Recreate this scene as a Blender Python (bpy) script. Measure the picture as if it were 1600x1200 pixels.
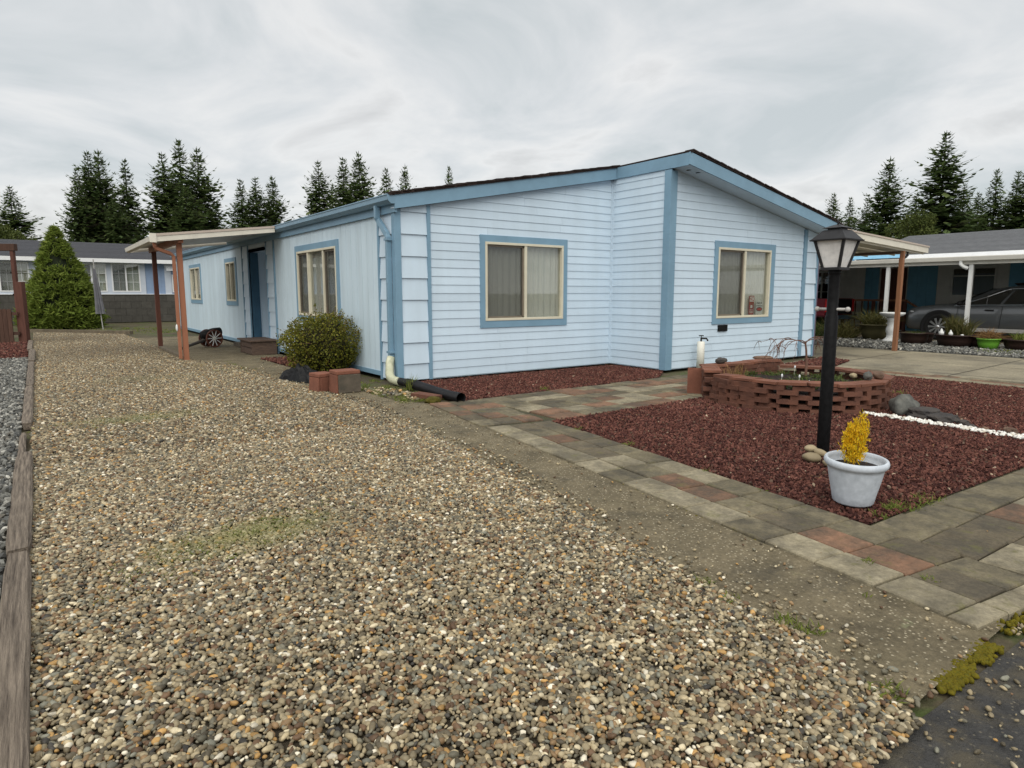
import bpy, bmesh, math, random
from mathutils import Vector, Matrix, noise as mnoise

# ------------------------------------------------------------------ scene, camera, sky, sun
for o in list(bpy.data.objects):
    bpy.data.objects.remove(o, do_unlink=True)
SC = bpy.context.scene
COL = SC.collection
R = math.radians
CAM = Vector((-4.0702, -8.3127, 1.26))
AZ = 53.99
cd = bpy.data.cameras.new('camera'); cam = bpy.data.objects.new('camera', cd); COL.objects.link(cam)
cd.sensor_width = 36; cd.lens = 36 * 1014.886 / 1600; cd.clip_start = 0.05; cd.clip_end = 3000
cam.location = CAM; cam.rotation_euler = (R(90 - 7.956), 0, R(AZ - 90))
SC.camera = cam
SUN_EL, SUN_DIR = 52, (-0.62, -0.78)      # high, thin spot in the overcast behind the camera
w = bpy.data.worlds.new('World'); SC.world = w; w.use_nodes = True
nt = w.node_tree; nt.nodes.clear()
out = nt.nodes.new('ShaderNodeOutputWorld'); bg = nt.nodes.new('ShaderNodeBackground'); bg.inputs['Strength'].default_value = 0.1
sky = nt.nodes.new('ShaderNodeTexSky'); sky.sky_type = 'NISHITA'; sky.sun_disc = False
sky.sun_elevation = R(SUN_EL); sky.sun_rotation = math.atan2(SUN_DIR[0], SUN_DIR[1])
tc = nt.nodes.new('ShaderNodeTexCoord')
sep = nt.nodes.new('ShaderNodeSeparateXYZ'); nt.links.new(tc.outputs['Generated'], sep.inputs[0])
addz = nt.nodes.new('ShaderNodeMath'); addz.operation = 'MAXIMUM'; addz.inputs[1].default_value = 0.0
nt.links.new(sep.outputs['Z'], addz.inputs[0])
addz2 = nt.nodes.new('ShaderNodeMath'); addz2.operation = 'ADD'; addz2.inputs[1].default_value = 0.22
nt.links.new(addz.outputs[0], addz2.inputs[0])
dv = nt.nodes.new('ShaderNodeVectorMath'); dv.operation = 'DIVIDE'
cmb = nt.nodes.new('ShaderNodeCombineXYZ')
for i in range(3): nt.links.new(addz2.outputs[0], cmb.inputs[i])
nt.links.new(tc.outputs['Generated'], dv.inputs[0]); nt.links.new(cmb.outputs[0], dv.inputs[1])
n1 = nt.nodes.new('ShaderNodeTexNoise'); n1.inputs['Scale'].default_value = 1.5; n1.inputs['Detail'].default_value = 6; n1.inputs['Roughness'].default_value = .55
n1.inputs['Distortion'].default_value = .5
nt.links.new(dv.outputs[0], n1.inputs['Vector'])
rp = nt.nodes.new('ShaderNodeValToRGB')
for e_, (p_, c_) in zip([rp.color_ramp.elements[0], rp.color_ramp.elements[1], rp.color_ramp.elements.new(.46), rp.color_ramp.elements.new(.56)],
                        [(.34, (2.85, 3.04, 3.08, 1)), (.69, (5.0, 4.95, 4.82, 1)), (.46, (3.45, 3.54, 3.56, 1)), (.56, (4.0, 4.0, 3.94, 1))]):
    e_.position = p_; e_.color = c_
nt.links.new(n1.outputs['Fac'], rp.inputs[0])
mx = nt.nodes.new('ShaderNodeMix'); mx.data_type = 'RGBA'; mx.inputs[0].default_value = .94
nt.links.new(sky.outputs[0], mx.inputs[6]); nt.links.new(rp.outputs[0], mx.inputs[7])
nt.links.new(mx.outputs[2], bg.inputs['Color']); nt.links.new(bg.outputs[0], out.inputs[0])
sd = bpy.data.lights.new('sun', 'SUN'); sd.energy = 1.4; sd.angle = R(75); sd.color = (1, .955, .86)
sun = bpy.data.objects.new('sun', sd); COL.objects.link(sun)
sv = Vector((SUN_DIR[0] * math.cos(R(SUN_EL)), SUN_DIR[1] * math.cos(R(SUN_EL)), math.sin(R(SUN_EL))))
sun.rotation_euler = sv.to_track_quat('Z', 'Y').to_euler()
SC.view_settings.view_transform = 'Standard'; SC.view_settings.look = 'None'
SC.view_settings.gamma = 1; SC.view_settings.use_curve_mapping = False
SC.view_settings.exposure = 1.06

# ------------------------------------------------------------------ helpers
class MB:
    """collects faces for ONE mesh object"""
    def __init__(s): s.v = []; s.f = []
    def add(s, vs, fs):
        b = len(s.v); s.v += [tuple(p) for p in vs]; s.f += [tuple(i + b for i in q) for q in fs]; return s
    def box(s, x0, x1, y0, y1, z0, z1, M=None):
        vs = [Vector(p) for p in ((x0,y0,z0),(x1,y0,z0),(x1,y1,z0),(x0,y1,z0),(x0,y0,z1),(x1,y0,z1),(x1,y1,z1),(x0,y1,z1))]
        if M is not None: vs = [M @ p for p in vs]
        return s.add(vs, [(3,2,1,0),(4,5,6,7),(0,1,5,4),(1,2,6,5),(2,3,7,6),(3,0,4,7)])
    def hull8(s, a, b):   # two quads -> closed box
        return s.add(list(a) + list(b), [(3,2,1,0),(4,5,6,7),(0,1,5,4),(1,2,6,5),(2,3,7,6),(3,0,4,7)])
    def prism(s, poly, c0, c1, f):
        n = len(poly)
        vs = [f(a, b, c0) for a, b in poly] + [f(a, b, c1) for a, b in poly]
        return s.add(vs, [tuple(range(n))[::-1], tuple(range(n, 2*n))] + [(i, (i+1) % n, (i+1) % n + n, i + n) for i in range(n)])
    def tube(s, pts, r, n=8, cap=True, flat=None):
        pts = [Vector(p) for p in pts]; rs = r if isinstance(r, (list, tuple)) else [r] * len(pts)
        rings = []; up = Vector((0, 0, 1))
        for i, p in enumerate(pts):
            d = (pts[min(i+1, len(pts)-1)] - pts[max(i-1, 0)])
            if d.length < 1e-9: d = Vector((0, 0, 1))
            d.normalize()
            a = up if abs(d.z) < .94 else Vector((1, 0, 0))
            e1 = d.cross(a).normalized(); e2 = e1.cross(d).normalized()
            if flat: e1 = e1 * flat[0]; e2 = e2 * flat[1]
            rings.append([p + (e1 * math.cos(2*math.pi*(k+.5)/n) + e2 * math.sin(2*math.pi*(k+.5)/n)) * rs[i] for k in range(n)])
        vs = [q for rg in rings for q in rg]; fs = []
        for i in range(len(rings)-1):
            for k in range(n):
                fs.append((i*n+k, i*n+(k+1) % n, (i+1)*n+(k+1) % n, (i+1)*n+k))
        if cap: fs += [tuple(range(n))[::-1], tuple((len(rings)-1)*n+k for k in range(n))]
        return s.add(vs, fs)
    def lathe(s, prof, n=24, c=(0, 0, 0), M=None):
        vs = []; fs = []
        for r, z in prof:
            for k in range(n):
                a = 2*math.pi*k/n; p = Vector((c[0]+r*math.cos(a), c[1]+r*math.sin(a), c[2]+z)); vs.append(M @ p if M is not None else p)
        for i in range(len(prof)-1):
            for k in range(n): fs.append((i*n+k, i*n+(k+1) % n, (i+1)*n+(k+1) % n, (i+1)*n+k))
        if prof[0][0] > 1e-6: fs.append(tuple(range(n))[::-1])
        if prof[-1][0] > 1e-6: fs.append(tuple((len(prof)-1)*n+k for k in range(n)))
        return s.add(vs, fs)
    def blob(s, c, rad, sub=2, amp=.15, freq=1.5, seed=0, M=None):
        bm = bmesh.new(); bmesh.ops.create_icosphere(bm, subdivisions=sub, radius=1)
        off = Vector((seed*7.3, seed*3.1, seed*1.7)); vs = []
        bm.verts.index_update()
        for v in bm.verts:
            k = 1 + amp * mnoise.noise(v.co*freq + off) + amp*.4*mnoise.noise(v.co*freq*2.7 + off)
            p = Vector((v.co.x*rad[0]*k, v.co.y*rad[1]*k, v.co.z*rad[2]*k))
            if M is not None: p = M @ p
            vs.append(p + Vector(c))
        fs = [tuple(q.index for q in f.verts) for f in bm.faces]; bm.free()
        return s.add(vs, fs)
    def mesh(s, name, mat=None, smooth=False):
        m = bpy.data.meshes.new(name); m.from_pydata(s.v, [], s.f); m.validate(); m.update()
        if mat: m.materials.append(mat)
        if smooth: m.polygons.foreach_set('use_smooth', [True]*len(m.polygons))
        return m
    def build(s, name, mat, parent=None, smooth=False, bevel=0, loc=None, rot=None):
        return inst(name, s.mesh(name, mat, smooth), parent, bevel, loc, rot)

def inst(name, me, parent=None, bevel=0, loc=None, rot=None):
    o = bpy.data.objects.new(name, me); COL.objects.link(o)
    if parent is not None: o.parent = parent
    if loc is not None: o.location = loc
    if rot is not None: o.rotation_euler = rot
    if bevel:
        b = o.modifiers.new('bevel', 'BEVEL'); b.width = bevel; b.segments = 2; b.limit_method = 'ANGLE'; b.angle_limit = R(40)
    return o
def tag(o, label=None, cat=None, group=None, kind=None):
    if label: o['label'] = label
    if cat: o['category'] = cat
    if group: o['group'] = group
    if kind: o['kind'] = kind
    return o
def empty(name, loc=(0,0,0), rz=0, label=None, cat=None, group=None):
    o = bpy.data.objects.new(name, None); COL.objects.link(o); o.location = loc; o.rotation_euler = (0, 0, rz)
    o.empty_display_size = .1
    return tag(o, label, cat, group)
def copy_tree(o, parent=None):
    c = o.copy(); COL.objects.link(c); c.parent = parent
    for ch in list(o.children): copy_tree(ch, c)
    return c

# ------------------------------------------------------------------ materials
def _n(nt, t, **kw):
    n = nt.nodes.new(t)
    for k, v in kw.items():
        if k in n.inputs: n.inputs[k].default_value = v
        else: setattr(n, k, v)
    return n
def mixc(nt, fac, a, b, mode='MIX'):
    m = nt.nodes.new('ShaderNodeMix'); m.data_type = 'RGBA'; m.blend_type = mode
    for sock, val in ((0, fac), (6, a), (7, b)):
        if hasattr(val, 'links') or hasattr(val, 'is_output'): nt.links.new(val, m.inputs[sock])
        else: m.inputs[sock].default_value = val if sock == 0 else (*val[:3], 1)
    return m.outputs[2]
def ramp(nt, src, stops, interp='LINEAR'):
    r = nt.nodes.new('ShaderNodeValToRGB'); r.color_ramp.interpolation = interp
    while len(r.color_ramp.elements) < len(stops): r.color_ramp.elements.new(.5)
    for e, (p, c) in zip(r.color_ramp.elements, stops):
        e.position = p; e.color = (*c[:3], 1) if not isinstance(c, (int, float)) else (c, c, c, 1)
    nt.links.new(src, r.inputs[0]); return r.outputs[0]
def base_mat(name):
    m = bpy.data.materials.new(name); m.use_nodes = True; nt = m.node_tree
    return m, nt, nt.nodes['Principled BSDF']
def noise_f(nt, scale, detail=4, rough=.6, vec=None, stretch=None, dist=0):
    if vec is None:
        g = nt.nodes.new('ShaderNodeNewGeometry'); vec = g.outputs['Position']
    if stretch:
        mp = nt.nodes.new('ShaderNodeMapping'); mp.inputs['Scale'].default_value = stretch
        nt.links.new(vec, mp.inputs['Vector']); vec = mp.outputs[0]
    n = _n(nt, 'ShaderNodeTexNoise', Scale=scale, Detail=detail, Roughness=rough, Distortion=dist)
    nt.links.new(vec, n.inputs['Vector']); return n.outputs['Fac']
def bumpn(nt, p, h, strength, dist=.01):
    b = _n(nt, 'ShaderNodeBump', Strength=strength, Distance=dist)
    nt.links.new(h, b.inputs['Height']); nt.links.new(b.outputs[0], p.inputs['Normal'])
def mat(name, col, rough=.7, var=.12, scale=6, col2=None, bump=0, bscale=80, spec=.3, metal=0, rnd=0, stretch=None, detail=5, coat=0):
    """plain weathered surface: noise between col and col2, optional brightness change per object, fine bump"""
    m, nt, p = base_mat(name)
    p.inputs['Roughness'].default_value = rough; p.inputs['Metallic'].default_value = metal
    p.inputs['Specular IOR Level'].default_value = spec; p.inputs['Coat Weight'].default_value = coat
    c2 = col2 or tuple(c*(1-var*2) for c in col)
    f = noise_f(nt, scale, detail, .6, stretch=stretch)
    f = ramp(nt, f, [(.3, 0.), (.7, 1.)])
    c = mixc(nt, f, col, c2)
    if rnd:
        oi = nt.nodes.new('ShaderNodeObjectInfo')
        r_ = ramp(nt, oi.outputs['Random'], [(0, 1-rnd), (1, 1+rnd)])
        c = mixc(nt, 1.0, c, r_, 'MULTIPLY')
    nt.links.new(c, p.inputs['Base Color'])
    if bump: bumpn(nt, p, noise_f(nt, bscale, 3, .6, stretch=stretch), bump)
    return m
def inst_mat(name, stops, rough=.55, spec=.3, jitter=.25, patches=(), broad=0):
    """per-instance colour for scattered stones: the stone's own colour, by instance attribute"""
    m, nt, p = base_mat(name)
    a = nt.nodes.new('ShaderNodeAttribute'); a.attribute_type = 'INSTANCER'; a.attribute_name = 'rnd'
    c = ramp(nt, a.outputs['Fac'], stops, 'CONSTANT')
    a2 = nt.nodes.new('ShaderNodeAttribute'); a2.attribute_type = 'INSTANCER'; a2.attribute_name = 'rnd2'
    j = ramp(nt, a2.outputs['Fac'], [(0, 1-jitter), (1, 1+jitter)])
    c = mixc(nt, 1., c, j, 'MULTIPLY')
    f = noise_f(nt, 90, 3); f = ramp(nt, f, [(.3, .8), (.7, 1.12)])
    c = mixc(nt, 1., c, f, 'MULTIPLY')
    if broad: c = mixc(nt, 1., c, ramp(nt, noise_f(nt, .55, 4, .6, stretch=(1.6, .45, 1)), [(.3, 1-broad), (.7, 1+broad)]), 'MULTIPLY')
    for (px, py, sx, sy, col, am) in patches:      # mossy growth over the stones, ragged outline
        g = nt.nodes.new('ShaderNodeNewGeometry'); mp = nt.nodes.new('ShaderNodeMapping'); mp.inputs['Location'].default_value = (-px/sx, -py/sy, 0); mp.inputs['Scale'].default_value = (1/sx, 1/sy, 0)
        nt.links.new(g.outputs['Position'], mp.inputs['Vector']); ln = nt.nodes.new('ShaderNodeVectorMath'); ln.operation = 'LENGTH'; nt.links.new(mp.outputs[0], ln.inputs[0])
        ad = nt.nodes.new('ShaderNodeMath'); ad.operation = 'MULTIPLY_ADD'; ad.inputs[1].default_value = 1.6; nt.links.new(noise_f(nt, 5, 6, .75), ad.inputs[0]); nt.links.new(ln.outputs['Value'], ad.inputs[2])
        c = mixc(nt, ramp_s(nt, ad.outputs[0], .9, 1.75, am), c, col)
    nt.links.new(c, p.inputs['Base Color']); p.inputs['Roughness'].default_value = rough; p.inputs['Specular IOR Level'].default_value = spec
    return m
def ramp_s(nt, src, a, b, am):
    m = nt.nodes.new('ShaderNodeMapRange'); m.inputs[1].default_value = a; m.inputs[2].default_value = b; m.inputs[3].default_value = am; m.inputs[4].default_value = 0; nt.links.new(src, m.inputs[0]); return m.outputs[0]
def leaf_mat(name, c1, c2, c3=None, rough=.6, trans=.15, scale=3):
    """foliage: hue varies leaf by leaf (face attribute) and in broad patches of growth"""
    m, nt, p = base_mat(name)
    a = nt.nodes.new('ShaderNodeAttribute'); a.attribute_name = 'rnd'
    st = [(0, c1), (1, c2)] if not c3 else [(0, c1), (.6, c2), (1, c3)]
    c = ramp(nt, a.outputs['Fac'], st)
    f = ramp(nt, noise_f(nt, scale, 3), [(.3, .8), (.7, 1.15)])
    c = mixc(nt, 1., c, f, 'MULTIPLY')
    nt.links.new(c, p.inputs['Base Color']); p.inputs['Roughness'].default_value = rough; p.inputs['Specular IOR Level'].default_value = .2
    if trans:
        t = nt.nodes.new('ShaderNodeBsdfTranslucent'); nt.links.new(c, t.inputs['Color'])
        ms = nt.nodes.new('ShaderNodeMixShader'); ms.inputs[0].default_value = trans
        o = nt.nodes['Material Output']; nt.links.new(p.outputs[0], ms.inputs[1]); nt.links.new(t.outputs[0], ms.inputs[2]); nt.links.new(ms.outputs[0], o.inputs[0])
    return m
def face_rnd(me, rng):
    a = me.attributes.new('rnd', 'FLOAT', 'FACE'); a.data.foreach_set('value', [rng.random() for _ in me.polygons])

def srgb(r, g, b):
    f = lambda c: (c/255/12.92 if c/255 <= .04045 else ((c/255+.055)/1.055)**2.4)
    return (f(r), f(g), f(b))

M = {}
# pale blue house paint with faint vertical weather streaks
def wall_paint(name, col, streak):
    m, nt, p = base_mat(name)
    f = ramp(nt, noise_f(nt, 1.0, 5, .65, stretch=(5, 5, .35)), [(.42, 0.), (.72, 1.)])
    g = ramp(nt, noise_f(nt, 2.2, 4, .6), [(.35, 0.), (.7, 1.)])
    d = tuple(c*.72 for c in col)
    k = nt.nodes.new('ShaderNodeMath'); k.operation = 'MULTIPLY'; k.inputs[1].default_value = streak
    nt.links.new(f, k.inputs[0])
    c = mixc(nt, k.outputs[0], col, (d[0]*.98, d[1]*.97, d[2]*.92))
    oi = nt.nodes.new('ShaderNodeObjectInfo'); c = mixc(nt, 1., c, ramp(nt, oi.outputs['Random'], [(0, .955), (1, 1.03)]), 'MULTIPLY')
    k2 = nt.nodes.new('ShaderNodeMath'); k2.operation = 'MULTIPLY'; k2.inputs[1].default_value = .22
    nt.links.new(g, k2.inputs[0]); c = mixc(nt, k2.outputs[0], c, d)
    nt.links.new(c, p.inputs['Base Color']); p.inputs['Roughness'].default_value = .55; p.inputs['Specular IOR Level'].default_value = .3
    bumpn(nt, p, noise_f(nt, 60, 3, .6, stretch=(1, 1, 6) if streak > .3 else (.6, .6, 5)), .12, .004)
    return m
M['paint'] = wall_paint('paint_pale_blue', (.565, .685, .795), .18)
M['board'] = wall_paint('paint_board_siding', (.57, .69, .775), .38)
M['trim'] = mat('paint_trim_blue', (.20, .335, .45), .5, .08, 3, bump=.08, bscale=40)
M['dark_trim'] = mat('paint_deep_blue', (.05, .12, .19), .5, .1, 4)
M['frame'] = mat('window_frame_cream', (.66, .62, .49), .45, .06, 5)
M['white_frame'] = mat('window_frame_white', (.78, .79, .80), .4, .04, 5)
M['curtain'] = mat('curtain_fabric', (.74, .72, .66), .9, .08, 10, stretch=(6, 6, .5))
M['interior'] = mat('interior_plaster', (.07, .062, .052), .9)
M['shingle'] = mat('roof_shingle_brown', (.032, .021, .018), .9, .2, 20, bump=.5, bscale=120, rnd=.3)
M['shingle_grey'] = mat('roof_shingle_grey', (.13, .135, .145), .9, .12, 6, bump=.6, bscale=40, rnd=.10)
M['shingle_dark'] = mat('roof_shingle_charcoal', (.060, .062, .072), .9, .12, 6, bump=.6, bscale=40, rnd=.10)
M['gutter'] = mat('gutter_blue', (.185, .31, .415), .4, .08, 3, spec=.4)
M['gutter_white'] = mat('gutter_cream', (.72, .70, .64), .4, .08, 3)
M['patio_edge'] = mat('aluminium_cream', (.70, .66, .57), .45, .08, 4)
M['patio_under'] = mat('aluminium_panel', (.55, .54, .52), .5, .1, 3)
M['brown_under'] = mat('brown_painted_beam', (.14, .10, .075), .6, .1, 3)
M['post'] = mat('post_terracotta', (.36, .15, .085), .55, .1, 5, stretch=(3, 3, .4), bump=.1)
M['post_dark'] = mat('post_dark_brown', (.12, .045, .03), .6, .1, 5, stretch=(3, 3, .4))
M['post_brown'] = mat('post_cedar', (.30, .14, .075), .6, .15, 5, stretch=(4, 4, .4), bump=.15)
M['wood_dark'] = mat('fence_wood', (.075, .038, .026), .8, .2, 6, stretch=(6, 6, .5), bump=.3, bscale=60, rnd=.25)
M['wood_red'] = mat('gate_post_wood', (.12, .05, .036), .8, .2, 6, stretch=(6, 6, .5), bump=.3)
M['timber'] = mat('weathered_timber', (.25, .205, .16), .85, .25, 5, col2=(.060, .046, .036), stretch=(16, .7, 16), bump=.9, bscale=14, rnd=.12)
M['beam_old'] = mat('old_beam', (.16, .13, .09), .85, .2, 6, bump=.4)
M['box_wood'] = mat('step_box_wood', (.13, .085, .062), .8, .3, 8, col2=(.06, .04, .032), stretch=(1.5, 1.5, 12), bump=.3)
M['black'] = mat('black_paint', (.004, .004, .0045), .5, .2, 30, spec=.12, col2=(.011, .011, .012))
M['lamp_metal'] = mat('lantern_metal', (.022, .022, .025), .5, .2, 20, spec=.35)
M['black_plastic'] = mat('black_corrugated_plastic', (.016, .016, .018), .4, .2, 10)
M['bag'] = mat('black_plastic_sheet', (.006, .0065, .0075), .5, .2, 10, spec=.2)
M['pot'] = mat('pot_grey_white', (.54, .585, .645), .55, .10, 22, col2=(.40, .44, .49), bump=.12, bscale=150)
M['soil'] = mat('potting_soil', (.022, .014, .011), .95, .2, 30, bump=1, bscale=60)
M['white'] = mat('white_paint', (.74, .75, .74), .5, .06, 8)
M['white_dirty'] = mat('white_weathered', (.62, .62, .57), .6, .15, 10, col2=(.38, .38, .30))
M['pvc'] = mat('white_pvc', (.74, .73, .66), .4, .06, 8)
M['spout'] = mat('elbow_cream', (.56, .56, .42), .5, .15, 12, col2=(.34, .36, .25))
M['brick'] = mat('brick_red', (.155, .066, .042), .85, .12, 9, col2=(.085, .038, .027), bump=.4, bscale=50, rnd=.16)
M['brick_lit'] = mat('brick_lit_cap', (.215, .09, .056), .85, .12, 7, col2=(.13, .056, .037), bump=.4, bscale=50, rnd=.16)  # brighter copy of the brick; light on the caps put into the colour
M['block'] = mat('concrete_block_weathered', (.13, .105, .08), .9, .2, 6, col2=(.065, .058, .045), bump=.5, bscale=40)
M['block_red'] = mat('block_face_red', (.21, .085, .055), .9, .15, 8, bump=.5, bscale=40, rnd=.1)
M['rock_tan'] = mat('river_rock_tan', (.31, .25, .155), .6, .12, 9, bump=.1, rnd=.2)
M['rock_grey'] = mat('boulder_grey', (.14, .14, .125), .85, .25, 9, col2=(.05, .052, .05), bump=.8, bscale=25)
M['rock_dark'] = mat('rock_dark', (.035, .034, .036), .8, .3, 9, col2=(.07, .06, .052), bump=.7, bscale=25)
M['rock_brown'] = mat('rock_brown', (.19, .12, .085), .8, .3, 9, bump=.5, bscale=25, rnd=.2)
M['bark'] = mat('conifer_bark', (.05, .038, .03), .9, .2, 4)
M['twig'] = mat('bare_twig', (.16, .085, .06), .8, .15, 8)
M['brass'] = mat('dark_brass', (.03, .028, .026), .4, .2, 10, metal=.5)
M['mast_grey'] = mat('ladder_rest_grey', (.42, .41, .39), .45, .1, 10)
def glass_mat(name, tint, refl=.9, rough=.02, ior=1.5):
    m, nt, p = base_mat(name); nt.nodes.remove(p)
    t = _n(nt, 'ShaderNodeBsdfTransparent'); t.inputs[0].default_value = (*tint, 1)
    g = _n(nt, 'ShaderNodeBsdfGlossy'); g.inputs['Color'].default_value = (refl, refl, refl, 1); g.inputs['Roughness'].default_value = rough
    lw = nt.nodes.new('ShaderNodeLayerWeight'); lw.inputs['Blend'].default_value = .5
    p5 = nt.nodes.new('ShaderNodeMath'); p5.operation = 'POWER'; p5.inputs[1].default_value = 5; nt.links.new(lw.outputs['Facing'], p5.inputs[0])
    f0 = ((ior-1)/(ior+1))**2
    fr = nt.nodes.new('ShaderNodeMath'); fr.operation = 'MULTIPLY_ADD'; fr.inputs[1].default_value = 1-f0; fr.inputs[2].default_value = f0*2.6; nt.links.new(p5.outputs[0], fr.inputs[0])
    ms = nt.nodes.new('ShaderNodeMixShader'); nt.links.new(fr.outputs[0], ms.inputs[0]); nt.links.new(t.outputs[0], ms.inputs[1]); nt.links.new(g.outputs[0], ms.inputs[2])
    nt.links.new(ms.outputs[0], nt.nodes['Material Output'].inputs[0]); return m
M['glass'] = glass_mat('window_glass', (.86, .88, .87))
M['car_glass'] = glass_mat('tinted_glass', (.18, .2, .2), 1.0, .02, 1.7)
def screen_mat():
    m, nt, p = base_mat('insect_screen'); p.inputs['Base Color'].default_value = (.03, .03, .03, 1); p.inputs['Roughness'].default_value = .8
    t = _n(nt, 'ShaderNodeBsdfTransparent'); ms = nt.nodes.new('ShaderNodeMixShader'); ms.inputs[0].default_value = .66
    nt.links.new(p.outputs[0], ms.inputs[1]); nt.links.new(t.outputs[0], ms.inputs[2]); nt.links.new(ms.outputs[0], nt.nodes['Material Output'].inputs[0]); return m
M['screen'] = screen_mat()
def frosted():
    m, nt, p = base_mat('lantern_glass'); p.inputs['Base Color'].default_value = (.90, .88, .86, 1); p.inputs['Roughness'].default_value = .25
    t = _n(nt, 'ShaderNodeBsdfTransparent'); t.inputs[0].default_value = (.9, .88, .86, 1)
    f = ramp(nt, noise_f(nt, 14, 3), [(.35, .12), (.7, .35)])
    ms = nt.nodes.new('ShaderNodeMixShader'); nt.links.new(f, ms.inputs[0])
    nt.links.new(p.outputs[0], ms.inputs[1]); nt.links.new(t.outputs[0], ms.inputs[2]); nt.links.new(ms.outputs[0], nt.nodes['Material Output'].inputs[0]); return m
M['lantern_glass'] = frosted()
# ------------------------------------------------------------------ ground materials
def ground_mat(name, stops, scale, bump=.6, bscale=60, rough=.9, moss=None, speck=None, spec=.25):
    m, nt, p = base_mat(name)
    c = ramp(nt, noise_f(nt, scale, 6, .65), stops)
    c = mixc(nt, 1., c, ramp(nt, noise_f(nt, 42, 5, .75), [(.28, .62), (.72, 1.38)]), 'MULTIPLY')
    if speck:   # embedded aggregate
        g = nt.nodes.new('ShaderNodeNewGeometry')
        v = _n(nt, 'ShaderNodeTexVoronoi', Scale=speck[0]); nt.links.new(g.outputs['Position'], v.inputs['Vector'])
        f = ramp(nt, v.outputs['Distance'], [(.18, 1.), (.34, 0.)])
        s2 = nt.nodes.new('ShaderNodeSeparateColor'); nt.links.new(v.outputs['Color'], s2.inputs[0])
        k = nt.nodes.new('ShaderNodeMath'); k.operation = 'MULTIPLY'; nt.links.new(f, k.inputs[0])
        kk = ramp(nt, s2.outputs[0], [(speck[2], 0.), (min(1, speck[2]+.25), 1.)]); nt.links.new(kk, k.inputs[1])
        c = mixc(nt, k.outputs[0], c, speck[1])
    for mo in (moss or []):
        f = ramp(nt, noise_f(nt, mo[0], 6, .7, dist=.4), [(mo[2], 0.), (mo[3], mo[4])])
        c = mixc(nt, f, c, mo[1])
    nt.links.new(c, p.inputs['Base Color']); p.inputs['Roughness'].default_value = rough; p.inputs['Specular IOR Level'].default_value = spec
    bumpn(nt, p, noise_f(nt, bscale, 4, .7), bump, .012)
    return m
M['earth'] = ground_mat('earth', [(.3, (.055, .045, .03)), (.55, (.09, .075, .045)), (.75, (.07, .085, .03))], .6, moss=[(1.3, (.06, .085, .022), .5, .62, .9)])
M['gravel_base'] = ground_mat('gravel_bed', [(.3, (.035, .028, .019)), (.7, (.07, .056, .036))], 30, 1., 90)
M['concrete_dark'] = ground_mat('exposed_aggregate_concrete', [(.3, (.095, .079, .050)), (.5, (.145, .120, .076)), (.72, (.20, .165, .105))], 3.5,
    .7, 120, moss=[(.9, (.12, .11, .062), .54, .74, .5), (7, (.20, .185, .09), .66, .74, .6), (4.5, (.22, .23, .13), .66, .72, .55), (2.1, (.055, .05, .04), .55, .7, .6)], speck=(55, (.40, .35, .25), .35))
M['concrete_light'] = ground_mat('driveway_concrete', [(.3, (.15, .132, .095)), (.5, (.235, .208, .15)), (.7, (.31, .275, .195))], .8, .3, 120,
    moss=[(.7, (.09, .085, .072), .52, .68, .8)])
M['asphalt'] = ground_mat('asphalt', [(.3, (.036, .036, .037)), (.7, (.07, .068, .064))], 6, 1., 110, .8, speck=(60, (.18, .16, .12), .6), moss=[(2.6, (.10, .086, .06), .46, .6, .85)])
M['mulch_base'] = ground_mat('red_lava_bed', [(.3, (.035, .012, .010)), (.7, (.075, .026, .021))], 40, 1., 70)
M['grey_base'] = ground_mat('grey_gravel_bed', [(.3, (.04, .04, .038)), (.7, (.10, .10, .09))], 30, 1., 70)
M['grass_base'] = ground_mat('turf', [(.3, (.06, .075, .018)), (.7, (.11, .14, .035))], 5, 1., 60)
M['sand_joint'] = ground_mat('joint_sand', [(.3, (.05, .047, .03)), (.7, (.09, .085, .05))], 8, 1., 90, moss=[(6, (.075, .075, .022), .52, .66, .6)])

def sheet(name, poly, z, m, kind='structure', parent=None, sub=None):
    vs = [(x, y, z) for x, y in poly]; b = MB(); b.add(vs, [tuple(range(len(vs)))])
    o = b.build(name, m, parent)
    if kind: o['kind'] = kind
    return o
# the sheet to the horizon and the laid surfaces on it (each a few mm above the one below)
sheet('ground', [(-1500, -1500), (1500, -1500), (1500, 1500), (-1500, 1500)], -.03, M['earth'])
sheet('street', [(-60, -60), (60, -60), (60, -7.60), (-1.0, -7.60), (-1.9, -7.58), (-2.2, -7.56), (-60, -7.56)], -.022, M['asphalt'])
DRIVE_R = [(-2.02, -7.56), (-1.86, -7.12), (-1.76, -6.38), (-1.61, -5.46), (-1.45, -4.5), (-1.31, -3.58), (-1.2, -2.3), (-1.15, -1.27), (-1.17, .2), (-1.27, 1.64), (-1.5, 3.6), (-1.78, 5.15)]
drive_poly = [(-4.20, -7.58)] + DRIVE_R + [(-1.93, 5.4), (-1.93, 15.1), (-4.22, 18.0)]
sheet('gravel_driveway', drive_poly, -.008, M['gravel_base'])
path_poly = [(-2.25, -7.55), (-1.15, -7.53), (-1.16, -7.0), (-1.17, -6.5), (-.46, -2.14), (-.50, -1.75), (-.72, -1.3), (-.74, 0.1), (-.72, 2.5), (-.62, 2.9), (-.66, 4.75), (-.03, 4.8), (-.03, 12.9), (-1.9, 12.9), (-1.9, 3.6), (-2.1, 0)]
sheet('concrete_path', path_poly, -.004, M['concrete_dark'])
sheet('planting_strip', [(-.50, -1.75), (-.1, -1.85), (.0, 0), (0, 4.8), (-.66, 4.75), (-.62, 2.9), (-.72, 2.5), (-.74, .1), (-.72, -1.3)], -.012, M['earth'])
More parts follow.
